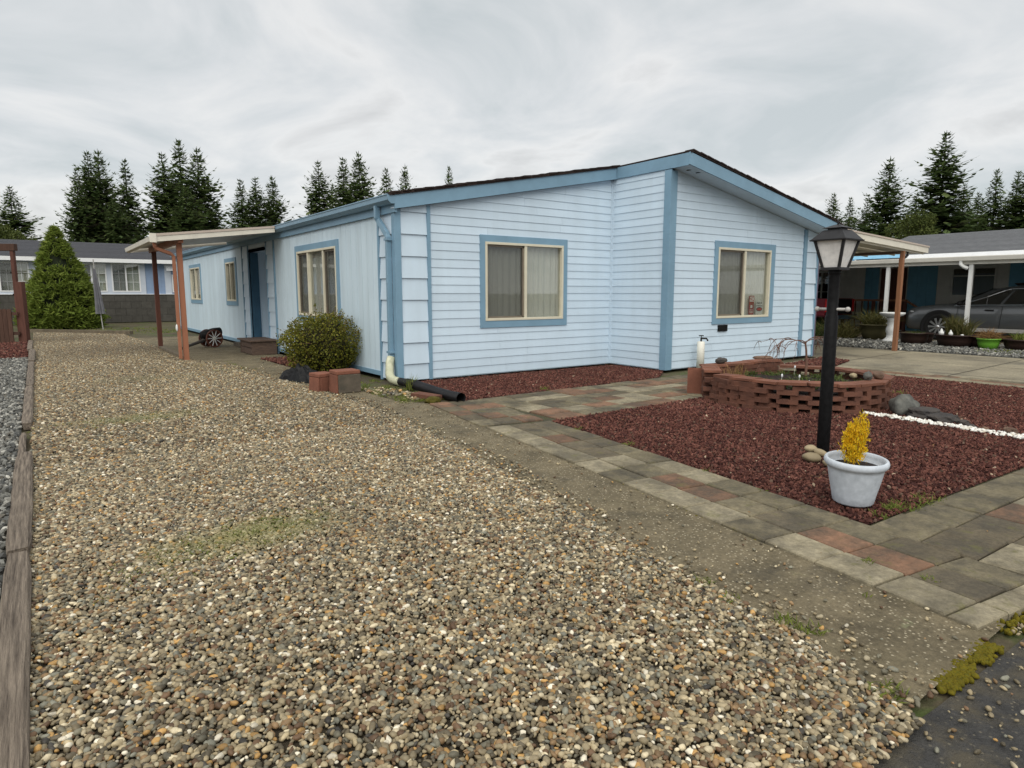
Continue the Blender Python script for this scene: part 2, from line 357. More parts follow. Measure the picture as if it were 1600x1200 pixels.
sheet('paver_base', [(-.46, -2.0), (-.12, -1.84), (4.2, -1.78), (6.4, -1.75), (6.9, -3.3), (6.95, -6.0), (6.5, -6.0), (6.4, -3.45), (2.6, -3.38), (-.03, -3.42), (-.47, -6.69), (5, -6.88), (5, -7.70), (-.6, -7.50), (-1.14, -7.49), (-1.17, -6.5)], -.006, M['sand_joint'])
BED_FRONT = [(-.04, -3.42), (2.62, -3.38), (6.42, -3.45), (6.5, -6.0), (6.2, -6.95), (-.48, -6.69)]
BED_HOUSE = [(-.10, -1.86), (3.37, -1.81), (4.05, -1.30), (4.05, -.16), (.1, -.16), (.02, -.1)]
bedf = sheet('red_rock_bed', BED_FRONT, 0.0, M['mulch_base'])
bedh = sheet('house_rock_bed', BED_HOUSE, 0.002, M['mulch_base'])
sheet('step_rock_patch', [(-.62, 2.9), (-.05, 3.0), (-.05, 4.72), (-.64, 4.72)], .0, M['mulch_base'])
sheet('corner_rock_bed', [(6.3, -1.9), (8.4, -1.6), (8.2, -2.2), (6.6, -2.65)], .001, M['mulch_base'])
sheet('concrete_driveway', [(6.9, -9), (11.55, -9), (11.55, 12), (8.55, 12), (8.55, -1.4), (6.2, -1.75), (6.6, -3.3)], -.016, M['concrete_light'])
sheet('neighbour_gravel', [(11.55, -9), (15.2, -9), (15.2, 14), (11.55, 14)], -.013, M['grey_base'])
sheet('carport_slab', [(15.2, -12), (19.5, -12), (19.5, 16), (15.2, 16)], -.011, M['concrete_dark'])
sheet('lawn_strip', [(12.3, -9), (13.6, -9), (13.4, -4.2), (12.9, -2.6), (12.3, -3.2)], -.009, M['grass_base'])
sheet('grey_gravel', [(-12, -7.5), (-4.28, -7.5), (-4.28, 7.6), (-12, 7.6)], -.010, M['grey_base'])
sheet('fence_rock_bed', [(-12, 7.6), (-4.3, 7.6), (-4.32, 12.75), (-12, 13.0)], -.006, M['mulch_base'])
# slab joints of the concrete driveway: shallow dark grooves laid as thin inset strips
M['groove'] = mat('joint_groove', (.045, .04, .03), .95, .2, 20)
jb = MB()
for x0, y0, x1, y1 in ((7.75, -9, 7.55, -2.2), (9.4, -9, 9.4, 12), (6.9, -4.2, 11.5, -4.0), (6.6, -2.2, 11.5, -1.9), (8.6, 1.4, 11.5, 1.4)):
    d = Vector((x1-x0, y1-y0, 0)).normalized(); n_ = Vector((-d.y, d.x, 0))*.009
    a = Vector((x0, y0, -.0125)); b_ = Vector((x1, y1, -.0125)); jb.add([a-n_, b_-n_, b_+n_, a+n_], [(0, 1, 2, 3)])
o = jb.build('slab_joint', M['groove'], bpy.data.objects['concrete_driveway'])

# ------------------------------------------------------------------ scattered stones (stuff)
def scatter(name, poly, z, density, dmin, rmin, rmax, flat, m, seed, angular=0., label=None, cat='gravel', sink=.2, thin=None):
    b = MB(); 
    me = bpy.data.meshes.new(name); bm = bmesh.new()
    vs = [bm.verts.new((x, y, z)) for x, y in poly]; bm.faces.new(vs); bmesh.ops.triangulate(bm, faces=bm.faces[:]); bm.to_mesh(me); bm.free()
    o = bpy.data.objects.new(name, me); COL.objects.link(o); me.materials.append(m)
    tag(o, label, cat, None, 'stuff')
    ng = bpy.data.node_groups.new(name, 'GeometryNodeTree')
    ng.interface.new_socket('Geometry', in_out='INPUT', socket_type='NodeSocketGeometry'); ng.interface.new_socket('Geometry', in_out='OUTPUT', socket_type='NodeSocketGeometry')
    N = ng.nodes; L = ng.links
    gi = N.new('NodeGroupInput'); go = N.new('NodeGroupOutput')
    dp = N.new('GeometryNodeDistributePointsOnFaces')
    if dmin: dp.distribute_method = 'POISSON'; dp.inputs['Distance Min'].default_value = dmin; dp.inputs['Density Max'].default_value = density
    else: dp.inputs['Density'].default_value = density
    dp.inputs['Seed'].default_value = seed
    if thin:
        pos = N.new('GeometryNodeInputPosition'); nz = N.new('ShaderNodeTexNoise'); nz.inputs['Scale'].default_value = thin[0]; L.new(pos.outputs[0], nz.inputs['Vector'])
        mr = N.new('ShaderNodeMapRange'); mr.inputs[1].default_value = thin[1]; mr.inputs[2].default_value = thin[2]
        L.new(nz.outputs[0], mr.inputs[0]); L.new(mr.outputs[0], dp.inputs['Density Factor' if dmin else 'Density'])
        if not dmin:
            mm = N.new('ShaderNodeMath'); mm.operation = 'MULTIPLY'; mm.inputs[1].default_value = density; L.new(mr.outputs[0], mm.inputs[0]); L.new(mm.outputs[0], dp.inputs['Density'])
    L.new(gi.outputs[0], dp.inputs['Mesh'])
    join = N.new('GeometryNodeJoinGeometry')
    for k in range(4):
        ic = N.new('GeometryNodeMeshIcoSphere'); ic.inputs['Radius'].default_value = 1; ic.inputs['Subdivisions'].default_value = 1 if angular > .5 else 2
        sp = N.new('GeometryNodeSetPosition'); p_ = N.new('GeometryNodeInputPosition'); nz = N.new('ShaderNodeTexNoise')
        nz.inputs['Scale'].default_value = .9 + angular*.5; nz.inputs['Detail'].default_value = 1
        of = N.new('ShaderNodeVectorMath'); of.inputs[1].default_value = (k*3.7+seed, k*5.1, 1.3); L.new(p_.outputs[0], of.inputs[0]); L.new(of.outputs[0], nz.inputs['Vector'])
        sb = N.new('ShaderNodeVectorMath'); sb.operation = 'SUBTRACT'; sb.inputs[1].default_value = (.5, .5, .5); L.new(nz.outputs['Color'], sb.inputs[0])
        scl = N.new('ShaderNodeVectorMath'); scl.operation = 'SCALE'; scl.inputs['Scale'].default_value = 1.0 + angular*1.6; L.new(sb.outputs[0], scl.inputs[0])
        L.new(ic.outputs[0], sp.inputs['Geometry']); L.new(scl.outputs[0], sp.inputs['Offset'])
        ss = N.new('GeometryNodeSetShadeSmooth'); ss.inputs['Shade Smooth'].default_value = angular <= .5
        L.new(sp.outputs[0], ss.inputs[0])
        tr = N.new('GeometryNodeTransform'); tr.inputs['Scale'].default_value = (1 + .12*k, .80 - .05*k, flat*(1 + .12*(k % 2)))
        L.new(ss.outputs[0], tr.inputs[0]); g2 = N.new('GeometryNodeGeometryToInstance'); L.new(tr.outputs[0], g2.inputs[0]); L.new(g2.outputs[0], join.inputs[0])
    ip = N.new('GeometryNodeInstanceOnPoints'); ip.inputs['Pick Instance'].default_value = True
    L.new(dp.outputs['Points'], ip.inputs['Points']); L.new(join.outputs[0], ip.inputs['Instance'])
    ri = N.new('FunctionNodeRandomValue'); ri.data_type = 'INT'; ri.inputs['Min'].default_value if False else None
    ri.inputs[4].default_value = 0; ri.inputs[5].default_value = 3; ri.inputs['Seed'].default_value = seed+1; L.new(ri.outputs[2], ip.inputs['Instance Index'])
    rv = N.new('FunctionNodeRandomValue'); rv.data_type = 'FLOAT_VECTOR'; t_ = .45 + angular
    rv.inputs[0].default_value = (-t_, -t_, 0); rv.inputs[1].default_value = (t_, t_, 6.283); rv.inputs['Seed'].default_value = seed+2
    L.new(rv.outputs[0], ip.inputs['Rotation'])
    rs = N.new('FunctionNodeRandomValue'); rs.data_type = 'FLOAT'; rs.inputs[2].default_value = 0; rs.inputs[3].default_value = 1; rs.inputs['Seed'].default_value = seed+3
    pw = N.new('ShaderNodeMath'); pw.operation = 'POWER'; pw.inputs[1].default_value = 1.7; L.new(rs.outputs[1], pw.inputs[0])
    mr2 = N.new('ShaderNodeMapRange'); mr2.inputs[3].default_value = rmin; mr2.inputs[4].default_value = rmax; L.new(pw.outputs[0], mr2.inputs[0]); L.new(mr2.outputs[0], ip.inputs['Scale'])
    cur = ip.outputs[0]
    for nm, sdv in (('rnd', 11), ('rnd2', 17)):
        sa = N.new('GeometryNodeStoreNamedAttribute'); sa.data_type = 'FLOAT'; sa.domain = 'INSTANCE'; sa.inputs['Name'].default_value = nm
        rr = N.new('FunctionNodeRandomValue'); rr.data_type = 'FLOAT'; rr.inputs['Seed'].default_value = seed+sdv
        L.new(rr.outputs[1], sa.inputs['Value']); L.new(cur, sa.inputs['Geometry']); cur = sa.outputs[0]
    ti = N.new('GeometryNodeTranslateInstances'); rt = N.new('FunctionNodeRandomValue'); rt.data_type = 'FLOAT_VECTOR'
    rt.inputs[0].default_value = (0, 0, -sink*rmin); rt.inputs[1].default_value = (0, 0, .6*rmax*flat); rt.inputs['Seed'].default_value = seed+5
    ti.inputs['Local Space'].default_value = False
    L.new(cur, ti.inputs['Instances']); L.new(rt.outputs[0], ti.inputs['Translation'])
    sm = N.new('GeometryNodeSetMaterial'); sm.inputs['Material'].default_value = m; L.new(ti.outputs[0], sm.inputs[0])
    L.new(sm.outputs[0], go.inputs[0])
    md = o.modifiers.new('scatter', 'NODES'); md.node_group = ng
    return o
PEB = [(0, (.205, .165, .095)), (.16, (.285, .228, .128)), (.32, (.092, .075, .045)), (.44, (.365, .295, .168)), (.55, (.155, .140, .092)), (.64, (.225, .142, .066)), (.73, (.52, .44, .275)),
       (.80, (.132, .077, .039)), (.86, (.195, .188, .135)), (.91, (.40, .235, .076)), (.945, (.64, .575, .42)), (.975, (.050, .044, .034))]
PEB = [(p_, (q_[0]*.95, q_[1]*.965, q_[2]*1.05)) for p_, q_ in PEB]
FARP = [(p_, tuple(c_*k_ for c_, k_ in zip(q_, (.88, .87, .86)))) for p_, q_ in PEB]
M['pebble'] = inst_mat('river_pebbles', PEB, .48, .28, .35, [(-3.25, -4.86, .62, .30, (.20, .19, .075), .75), (-3.3, -.85, .8, .35, (.20, .20, .09), .6), (-2.9, 2.6, 1.0, .5, (.2, .19, .10), .35)], .14)
M['pebble_far'] = inst_mat('river_pebbles_dusty', FARP, .6, .3, .35, [(-3.3, -.85, .8, .35, (.17, .17, .075), .6), (-2.9, 2.6, 1.0, .5, (.16, .15, .08), .4), (-2.9, 8.5, 2.0, 3.0, (.075, .058, .036), .55), (-3.2, 13.5, 2.0, 2.5, (.08, .062, .038), .5)], .16)
GREY = [(0, (.12, .12, .11)), (.25, (.19, .19, .175)), (.5, (.08, .082, .08)), (.7, (.27, .265, .24)), (.85, (.15, .14, .12)), (.94, (.40, .39, .35))]
M['pebble_grey'] = inst_mat('crushed_grey_stone', GREY, .8, .2, .3)
RED = [(0, (.088, .034, .027)), (.25, (.122, .050, .038)), (.5, (.054, .021, .018)), (.75, (.155, .067, .051)), (.93, (.108, .068, .050)), (.995, (.36, .28, .20))]
M['lava'] = inst_mat('red_lava_rock', RED, .9, .15, .25, (), .15)
WHT = [(0, (.72, .71, .66)), (.4, (.80, .79, .75)), (.75, (.62, .60, .54)), (.93, (.5, .46, .38))]
M['white_stone'] = inst_mat('white_pebbles', WHT, .6, .3, .1)
near = [(-4.20, -7.62), (-2.05, -7.6), (-1.86, -7.12), (-1.76, -6.38), (-1.61, -5.46), (-1.45, -4.5), (-1.31, -3.58), (-1.22, -2.6), (-4.20, -2.6)]
far = [(-4.20, -2.6), (-1.22, -2.6)] + DRIVE_R[7:] + [(-1.96, 5.4), (-1.96, 15.1), (-4.22, 18.0)]
scatter('driveway_pebbles', near, .001, 10500, .0079, .0056, .0148, .66, M['pebble'], 1, label='rounded tan and grey river pebbles of the wide driveway in front', cat='gravel')
scatter('far_driveway_pebbles', far, .001, 5200, .0107, .0072, .0178, .66, M['pebble_far'], 2, label='rounded river pebbles at the far end of the driveway', cat='gravel')
edge = [(x-.12, y) for x, y in DRIVE_R] + [(x+.16+.05*math.sin(i*2.1), y) for i, (x, y) in reversed(list(enumerate(DRIVE_R)))]
scatter('edge_pebbles', edge, .003, 1500, .014, .0055, .0135, .68, M['pebble'], 3, label='loose pebbles spilled along the edge of the concrete path', cat='gravel', thin=(5, .35, .6))
scatter('stray_pebbles', path_poly[:11] + [(-2.0, .5)], .003, 120, 0, .0035, .010, .6, M['pebble'], 4, label='small stray pebbles lying on the dark concrete path', cat='gravel')
scatter('street_pebbles', [(-2.4, -8.2), (-.4, -8.2), (-.4, -7.62), (-2.1, -7.60)], -.016, 420, 0, .004, .013, .6, M['pebble'], 5, label='stray pebbles on the dark asphalt street edge', cat='gravel')
scatter('kerb_pebbles', [(-1.1, -7.52), (.5, -7.54), (.5, -7.64), (-1.3, -7.62)], -.012, 2200, .011, .005, .013, .6, M['pebble'], 16, label='pebbles and grit in the gap between pavers and street', cat='gravel', thin=(6, .3, .6))
scatter('crushed_stone', [(-6.5, -7.3), (-4.29, -7.3), (-4.29, 7.5), (-6.5, 7.5)], .0, 1500, .02, .014, .03, .7, M['pebble_grey'], 6, angular=.7, label='grey crushed stone beyond the timber edging on the left', cat='gravel')
scatter('lava_rock', BED_FRONT, .006, 3400, .0115, .0085, .0195, .5, M['lava'], 7, angular=.9, label='dark red lava rock of the large bed around the lamp post', cat='mulch')
scatter('wall_lava_rock', BED_HOUSE, .008, 2800, .0125, .009, .02, .5, M['lava'], 8, angular=.9, label='dark red lava rock in the strip below the front wall', cat='mulch')
scatter('step_lava_rock', [(-.62, 2.9), (-.05, 3.0), (-.05, 4.72), (-.64, 4.72)], .006, 1200, .02, .014, .026, .6, M['lava'], 9, angular=.9, label='small patch of red lava rock beside the wooden step', cat='mulch')
scatter('corner_lava_rock', [(6.3, -1.9), (8.4, -1.6), (8.2, -2.2), (6.6, -2.65)], .007, 900, .024, .016, .03, .6, M['lava'], 10, angular=.9, label='red lava rock patch behind the round brick planter', cat='mulch')
scatter('fence_lava_rock', [(-6.5, 7.6), (-4.3, 7.6), (-4.32, 12.7), (-6.5, 12.9)], .0, 500, .03, .02, .036, .6, M['lava'], 12, angular=.9, label='reddish bark bed in front of the brown fence', cat='mulch')
scatter('neighbour_stone', [(11.6, -4.2), (15.15, -4.2), (15.15, 5), (11.6, 5)], -.004, 330, .035, .022, .045, .65, M['pebble_grey'], 13, angular=.6, label='grey stones in the border before the neighbouring carport', cat='gravel')
scatter('corner_pebbles', [(-.74, -.15), (-.72, -1.2), (-.42, -1.55), (-.28, -.9), (-.42, -.2)], .0, 700, .025, .014, .03, .7, M['pebble'], 14, label='pale pebbles on the soil at the downspout corner', cat='gravel', thin=(4, .35, .55))
WL = [(2.80, -5.06), (2.90, -5.06), (2.93, -5.5), (2.90, -5.9), (2.85, -6.45), (2.8, -6.95), (2.66, -6.95), (2.70, -6.45), (2.76, -5.9), (2.79, -5.4)]
scatter('white_pebble_line', WL, .018, 1900, .015, .012, .022, .7, M['white_stone'], 15, label='line of small white stones edging the red rock bed', cat='stones')

# ------------------------------------------------------------------ pavers, each one a piece of the setting
def paver_mat(name, c1, c2, stain):
    m, nt, p = base_mat(name)
    c = mixc(nt, ramp(nt, noise_f(nt, 5, 6, .65), [(.32, 0.), (.68, 1.)]), c1, c2)
    oi = nt.nodes.new('ShaderNodeObjectInfo'); c = mixc(nt, 1., c, ramp(nt, oi.outputs['Random'], [(0, .84), (1, 1.14)]), 'MULTIPLY')
    f = ramp(nt, noise_f(nt, 3.2, 7, .72), [(.42, 0.), (.60, stain)]); c = mixc(nt, f, c, (.055, .050, .040))
    c = mixc(nt, 1., c, ramp(nt, noise_f(nt, 45, 5, .75), [(.28, .7), (.72, 1.3)]), 'MULTIPLY')
    f = ramp(nt, noise_f(nt, 9, 6, .7, dist=.5), [(.57, 0.), (.70, .65)]); c = mixc(nt, f, c, (.12, .115, .04))
    nt.links.new(c, p.inputs['Base Color']); p.inputs['Roughness'].default_value = .88; p.inputs['Specular IOR Level'].default_value = .25
    bumpn(nt, p, noise_f(nt, 110, 4, .7), .5, .006); return m
PV = [paver_mat('paver_grey', (.205, .176, .115), (.13, .110, .070), .75), paver_mat('paver_pale', (.31, .272, .19), (.195, .168, .113), .55),
      paver_mat('paver_red', (.23, .128, .080), (.15, .090, .058), .7), paver_mat('paver_dark', (.15, .124, .083), (.100, .082, .055), .65)]
rng = random.Random(5)
def paver_mesh(l, wd, m, s):
    b = MB(); r = random.Random(s); h = .045
    c = [(0, 0), (l, 0), (l, wd), (0, wd)]; e = .006
    bot = [(x, y, -.04) for x, y in c]; mid = [(x, y, h-.045-.004) for x, y in c]
    j = lambda: r.uniform(-.003, .003)
    top = [(e+j(), e+j(), .004), (l-e+j(), e+j(), .004), (l-e+j(), wd-e+j(), .004), (e+j(), wd-e+j(), .004)]
    b.add(bot+mid+top, [(0, 1, 5, 4), (1, 2, 6, 5), (2, 3, 7, 6), (3, 0, 4, 7), (4, 5, 9, 8), (5, 6, 10, 9), (6, 7, 11, 10), (7, 4, 8, 11), (8, 9, 10, 11)])
    return b.mesh('paver', m)
PMESH = {}
def lay(parent, origin, du, dv, l, wd, nu, nv, kinds, stagger=0., gap=.008, skip=None, seed=0):
    """rows of pavers: u = along the row, v = across"""
    r = random.Random(seed); du = Vector((*du, 0)).normalized(); dv = Vector((*dv, 0)).normalized(); ang = math.atan2(du.y, du.x)
    flip = du.cross(dv).z < 0
    for j in range(nv):
        for i in range(nu):
            q = Vector((*origin, 0)) + du*(i*l + stagger*(j % 2)*l) + dv*(j*wd)
            if skip and skip(q + du*l/2 + dv*wd/2): continue
            if flip: q = q + dv*wd
            k = kinds(i, j, r); key = (round(l, 3), round(wd, 3), k, r.randrange(3))
            if key not in PMESH: PMESH[key] = paver_mesh(l-gap, wd-gap, PV[k], key[3])
            inst('paver', PMESH[key], parent, loc=(q.x + r.uniform(-.003, .003), q.y + r.uniform(-.003, .003), r.uniform(.004, .012)),
                 rot=(r.uniform(-.008, .008), r.uniform(-.008, .008), ang + r.uniform(-.01, .01)))
PB = bpy.data.objects['paver_base']
ch = lambda *w: (lambda i, j, r: r.choices(range(4), w)[0])
d_ = Vector((-.137, -1)).normalized(); nA = Vector((-1, .137)).normalized()
def kA(i, j, r):
    if j == 2: return r.choices(range(4), (2, 7, 0, 1))[0]
    if j == 1: return r.choices(range(4), (2, 1, 3, 5))[0]
    return r.choices(range(4), (6, 2, 0, 3))[0]
lay(PB, (-.035, -3.42), d_, nA, .292, .232, 14, 3, kA, seed=2)
lay(PB, (-.592, -7.470), d_, nA, .115, .232, 1, 3, ch(1, 4, 0, 0), seed=12)
lay(PB, (.03, -2.75), d_, nA, .292, .232, 2, 3, ch(3, 1, 3, 2), seed=8, skip=lambda q: q.y < -3.36)
lay(PB, (.16, -1.93), d_, nA, .292, .232, 3, 3, ch(3, 1, 3, 2), seed=3, skip=lambda q: q.y < -2.72 or q.x > .1)
def kB(i, j, r): return r.choices(range(4), (2, 2, 6, .5) if j in (1, 4, 5) else (4, 3, 2, 1))[0]
lay(PB, (.10, -1.86), (1, 0.012), (0, -1), .372, .258, 7, 6, kB, seed=4)
lay(PB, (2.72, -1.83), (1, 0.012), (0, -1), .372, .258, 10, 4, kB, seed=6)
lay(PB, (2.4, -2.87), (1, 0.012), (0, -1), .372, .258, 1, 2, kB, seed=9)
lay(PB, (-.545, -6.71), (1, -.037), (-.037, -1), .385, .262, 14, 3, lambda i, j, r: r.choices(range(4), ((5, 1, .3, 4), (2, 1, 6, 2), (3, 5, 1, 2))[j])[0], seed=11)
lay(PB, (6.55, -2.9), (-.01, -1), (1, 0), .39, .20, 9, 3, lambda i, j, r: r.choices(range(4), ((1, 7, 1, 0), (1, 1, 7, 0), (1, 6, 2, 0))[j])[0], stagger=.5, seed=13)
# ------------------------------------------------------------------ the blue mobile home
HOME = empty('mobile_home', (0, 0, 0), 0, 'long pale blue mobile home with lap siding and blue trim', 'house')
RIDGE_X, RZ = 4.14, 3.19         # wall top at the ridge line
EZ = 2.40                        # wall top at the eaves
W = 8.52; PY = -1.28; LEN = 17.2
def rz_l(x): return EZ + (RZ - EZ) * x / RIDGE_X
def rz_r(x): return EZ + (RZ - EZ) * (W - x) / (W - RIDGE_X)
def clip(poly, conv):
    """Sutherland-Hodgman against a convex counter-clockwise polygon"""
    outp = poly
    for i in range(len(conv)):
        a, b = conv[i], conv[(i+1) % len(conv)]; inp = outp; outp = []
        f = lambda p: (b[0]-a[0])*(p[1]-a[1]) - (b[1]-a[1])*(p[0]-a[0])
        for k in range(len(inp)):
            p, q = inp[k], inp[(k+1) % len(inp)]; fp, fq = f(p), f(q)
            if fp >= 0: outp.append(p)
            if (fp >= 0) != (fq >= 0):
                t = fp/(fp-fq); outp.append((p[0]+(q[0]-p[0])*t, p[1]+(q[1]-p[1])*t))
        if not outp: return []
    return outp
def rects_minus(u0, u1, z0, z1, holes):
    rs = [(u0, u1, z0, z1)]
    for h in holes:
        nr = []
        for a in rs:
            if a[1] <= h[0] or a[0] >= h[1] or a[3] <= h[2] or a[2] >= h[3]: nr.append(a); continue
            if a[0] < h[0]: nr.append((a[0], h[0], a[2], a[3]))
            if a[1] > h[1]: nr.append((h[1], a[1], a[2], a[3]))
            x0, x1 = max(a[0], h[0]), min(a[1], h[1])
            if a[2] < h[2]: nr.append((x0, x1, a[2], h[2]))
            if a[3] > h[3]: nr.append((x0, x1, h[3], a[3]))
        rs = nr
    return rs
def wall_core(name, F, poly, holes, thick, m, parent):
    b = MB(); us = [p[0] for p in poly]; zs = [p[1] for p in poly]
    for r in rects_minus(min(us), max(us), min(zs), max(zs), holes):
        q = clip([(r[0], r[2]), (r[1], r[2]), (r[1], r[3]), (r[0], r[3])], poly)
        if len(q) > 2: b.prism(q, 0, -thick, lambda a, c, t: F(a, c, t))
    return b.build(name, m, parent)
def lap(parent, name, F, poly, h, holes, m, z_start=0., t0=.004, t1=.0095, jit=0):
    """horizontal lap boards: each board a wedge, thick at its lower edge"""
    us = [p[0] for p in poly]; zs = [p[1] for p in poly]; z = z_start; r = random.Random(len(name)*31 + int(us[0]*10))
    while z < max(zs):
        groups = []
        rs = rects_minus(min(us), max(us), z, z+h, holes)
        full = any(hh[2] <= z and hh[3] >= z+h for hh in holes)
        groups = [[q] for q in rs] if full else [rs]
        if h < .2:      # boards come in lengths: staggered butt joints
            ng_ = []
            for g in groups:
                if len(g) == 1 and g[0][1]-g[0][0] > 2.2:
                    q = g[0]; cut = q[0] + (q[1]-q[0])*r.uniform(.25, .75); ng_ += [[(q[0], cut-.0012, q[2], q[3])], [(cut+.0012, q[1], q[2], q[3])]]
                else: ng_.append(g)
            groups = ng_
        for g in groups:
            b = MB(); jt = r.uniform(-jit, jit)
            for q in g:
                pl = clip([(q[0], q[2]), (q[1], q[2]), (q[1], q[3]), (q[0], q[3])], poly)
                if len(pl) < 3: continue
                th = lambda c: t0 + (t1 + jt) * (1 - (c - z)/h)
                n = len(pl); vs = [F(a, c, th(c)) for a, c in pl] + [F(a, c, .0005) for a, c in pl]
                b.add(vs, [tuple(range(n))] + [(i, i+n, (i+1) % n+n, (i+1) % n) for i in range(n)])
            if b.f: b.build(name, m, parent)
        z += h
def fbox(b, F, u0, u1, z0, z1, t0, t1):
    b.hull8([F(u0, z0, t0), F(u1, z0, t0), F(u1, z1, t0), F(u0, z1, t0)], [F(u0, z0, t1), F(u1, z0, t1), F(u1, z1, t1), F(u0, z1, t1)]); return b
F_front = lambda u, z, t: Vector((u, -t, z))
F_bay = lambda u, z, t: Vector((u, PY - t, z))
F_ret = lambda u, z, t: Vector((RIDGE_X - .02 - t, -u, z))          # u = distance towards the street
F_side = lambda u, z, t: Vector((-t, u, z))
F_right = lambda u, z, t: Vector((W + t, u, z))
OPEN_L = (1.455, 3.0, .84, 2.03); OPEN_R = (5.355, 6.90, .83, 2.035)
OPEN_S1 = (2.19, 4.17, .85, 2.03); OPEN_S2 = (8.95, 9.9, 1.06, 2.04); OPEN_S3 = (13.25, 14.75, 1.06, 2.04); DOOR = (6.22, 7.68, .0, 2.2)
wf = wall_core('front_wall', F_front, [(0, .02), (RIDGE_X, .02), (RIDGE_X, RZ), (0, EZ)], [OPEN_L], .09, M['paint'], HOME)
wb = wall_core('bay_wall', F_bay, [(RIDGE_X, .02), (W, .02), (W, EZ), (RIDGE_X, RZ)], [OPEN_R], .09, M['paint'], HOME)
wr = wall_core('return_wall', F_ret, [(0, .02), (-PY, .02), (-PY, RZ), (0, RZ)], [], .09, M['paint'], HOME)
ws = wall_core('side_wall', F_side, [(0, .12), (LEN, .12), (LEN, EZ-.02), (0, EZ-.02)], [OPEN_S1, OPEN_S2, OPEN_S3, DOOR], .09, M['board'], HOME)
wall_core('right_wall', F_right, [(PY, .0), (LEN, .0), (LEN, EZ), (PY, EZ)], [], .09, M['paint'], HOME)
b = MB(); b.prism([(0, 0), (W, 0), (W, EZ), (RIDGE_X, RZ), (0, EZ)], LEN-.09, LEN, lambda a, c, t: Vector((a, t, c))); b.build('rear_wall', M['paint'], HOME)
lap(wf, 'siding_plank', F_front, [(.53, .035), (RIDGE_X-.05, .035), (RIDGE_X-.05, rz_l(RIDGE_X-.05)), (.53, rz_l(.53))], .1225, [OPEN_L], M['paint'], .035)
lap(wb, 'siding_plank', F_bay, [(4.24, .03), (7.98, .03), (7.98, rz_r(7.98)), (4.24, rz_r(4.24))], .1225, [OPEN_R], M['paint'], .035)
lap(wr, 'siding_plank', F_ret, [(.05, .035), (-PY-.10, .035), (-PY-.10, RZ), (.05, RZ)], .1225, [], M['paint'], .035)
lap(wf, 'siding_panel', F_front, [(.065, .03), (.47, .03), (.47, rz_l(.47)), (.065, rz_l(.065))], .302, [], M['paint'], -.04, .004, .022, .003)
lap(wb, 'siding_panel', F_bay, [(8.1, .03), (W-.05, .03), (W-.05, rz_r(W-.05)), (8.1, rz_r(8.1))], .302, [], M['paint'], -.06, .004, .022, .003)
lap(ws, 'siding_panel', F_side, [(.07, .03), (.50, .03), (.50, EZ-.02), (.07, EZ-.02)], .302, [], M['paint'], -.04, .004, .022, .003)
lap(ws, 'siding_panel', F_side, [(5.70, .03), (6.2, .03), (6.2, EZ-.02), (5.70, EZ-.02)], .302, [], M['paint'], -.04, .004, .022, .003)
lap(ws, 'siding_panel', F_side, [(7.70, .03), (8.2, .03), (8.2, EZ-.02), (7.70, EZ-.02)], .302, [], M['paint'], -.04, .004, .022, .003)
# grooved vertical boards of the long side
def vboards(u0, u1, wd, holes, gap=.007):
    u = u0
    while u < u1 - .02:
        e = min(u + wd, u1)
        for r in rects_minus(u + gap/2, e - gap/2, .115, EZ-.02, holes):
            if r[1]-r[0] > .015: fbox(MB(), F_side, *r, .0005, .008).build('siding_board', M['board'], ws)
        u = e
HS = [(OPEN_S1[0]-.1, OPEN_S1[1]+.1, OPEN_S1[2]-.1, OPEN_S1[3]+.1), OPEN_S2, OPEN_S3]
vboards(.56, 5.62, .203, [OPEN_S1, OPEN_S2, OPEN_S3]); vboards(8.27, LEN, .305, [OPEN_S1, OPEN_S2, OPEN_S3])
# trim boards
def trimb(F, u0, u1, z0, z1, t0=.001, t1=.03, parent=HOME, m=None, name='trim_board'):
    return fbox(MB(), F, u0, u1, z0, z1, t0, t1).build(name, m or M['trim'], parent)
trimb(F_front, -.036, .06, .02, rz_l(.0)); trimb(F_side, -.0005, .066, .02, EZ-.03, .001, .034)
trimb(F_front, .47, .525, .02, rz_l(.47)-.01); trimb(F_side, .505, .555, .0, EZ-.03)
trimb(F_bay, RIDGE_X-.02, RIDGE_X+.096, .02, RZ-.035, .001, .032); trimb(F_ret, -PY-.1, -PY+.0315, .02, RZ-.02, .001, .036)
trimb(F_front, RIDGE_X-.065, RIDGE_X-.025, .03, RZ-.02, .001, .02, m=M['paint']); trimb(F_ret, .0025, .05, .03, RZ-.02, .001, .018, m=M['paint'])
trimb(F_bay, 7.985, 8.09, .03, rz_r(8.08)-.01); trimb(F_bay, W-.045, W+.03, .0, EZ-.01, .001, .03)
M['corner_dark'] = mat('corner_trim_purple', (.16, .13, .19), .5)
trimb(F_right, PY-.034, PY+.09, .0, EZ-.02, .001, .032, m=M['corner_dark'])
for u0, u1 in ((5.635, 5.69), (6.19, 6.22), (7.675, 7.70), (8.21, 8.262)): trimb(F_side, u0, u1, .0, EZ-.03)
trimb(F_side, .56, 5.63, .05, .117, .0, .02, name='base_board'); trimb(F_side, 8.27, LEN, .04, .117, .0, .02, name='base_board')
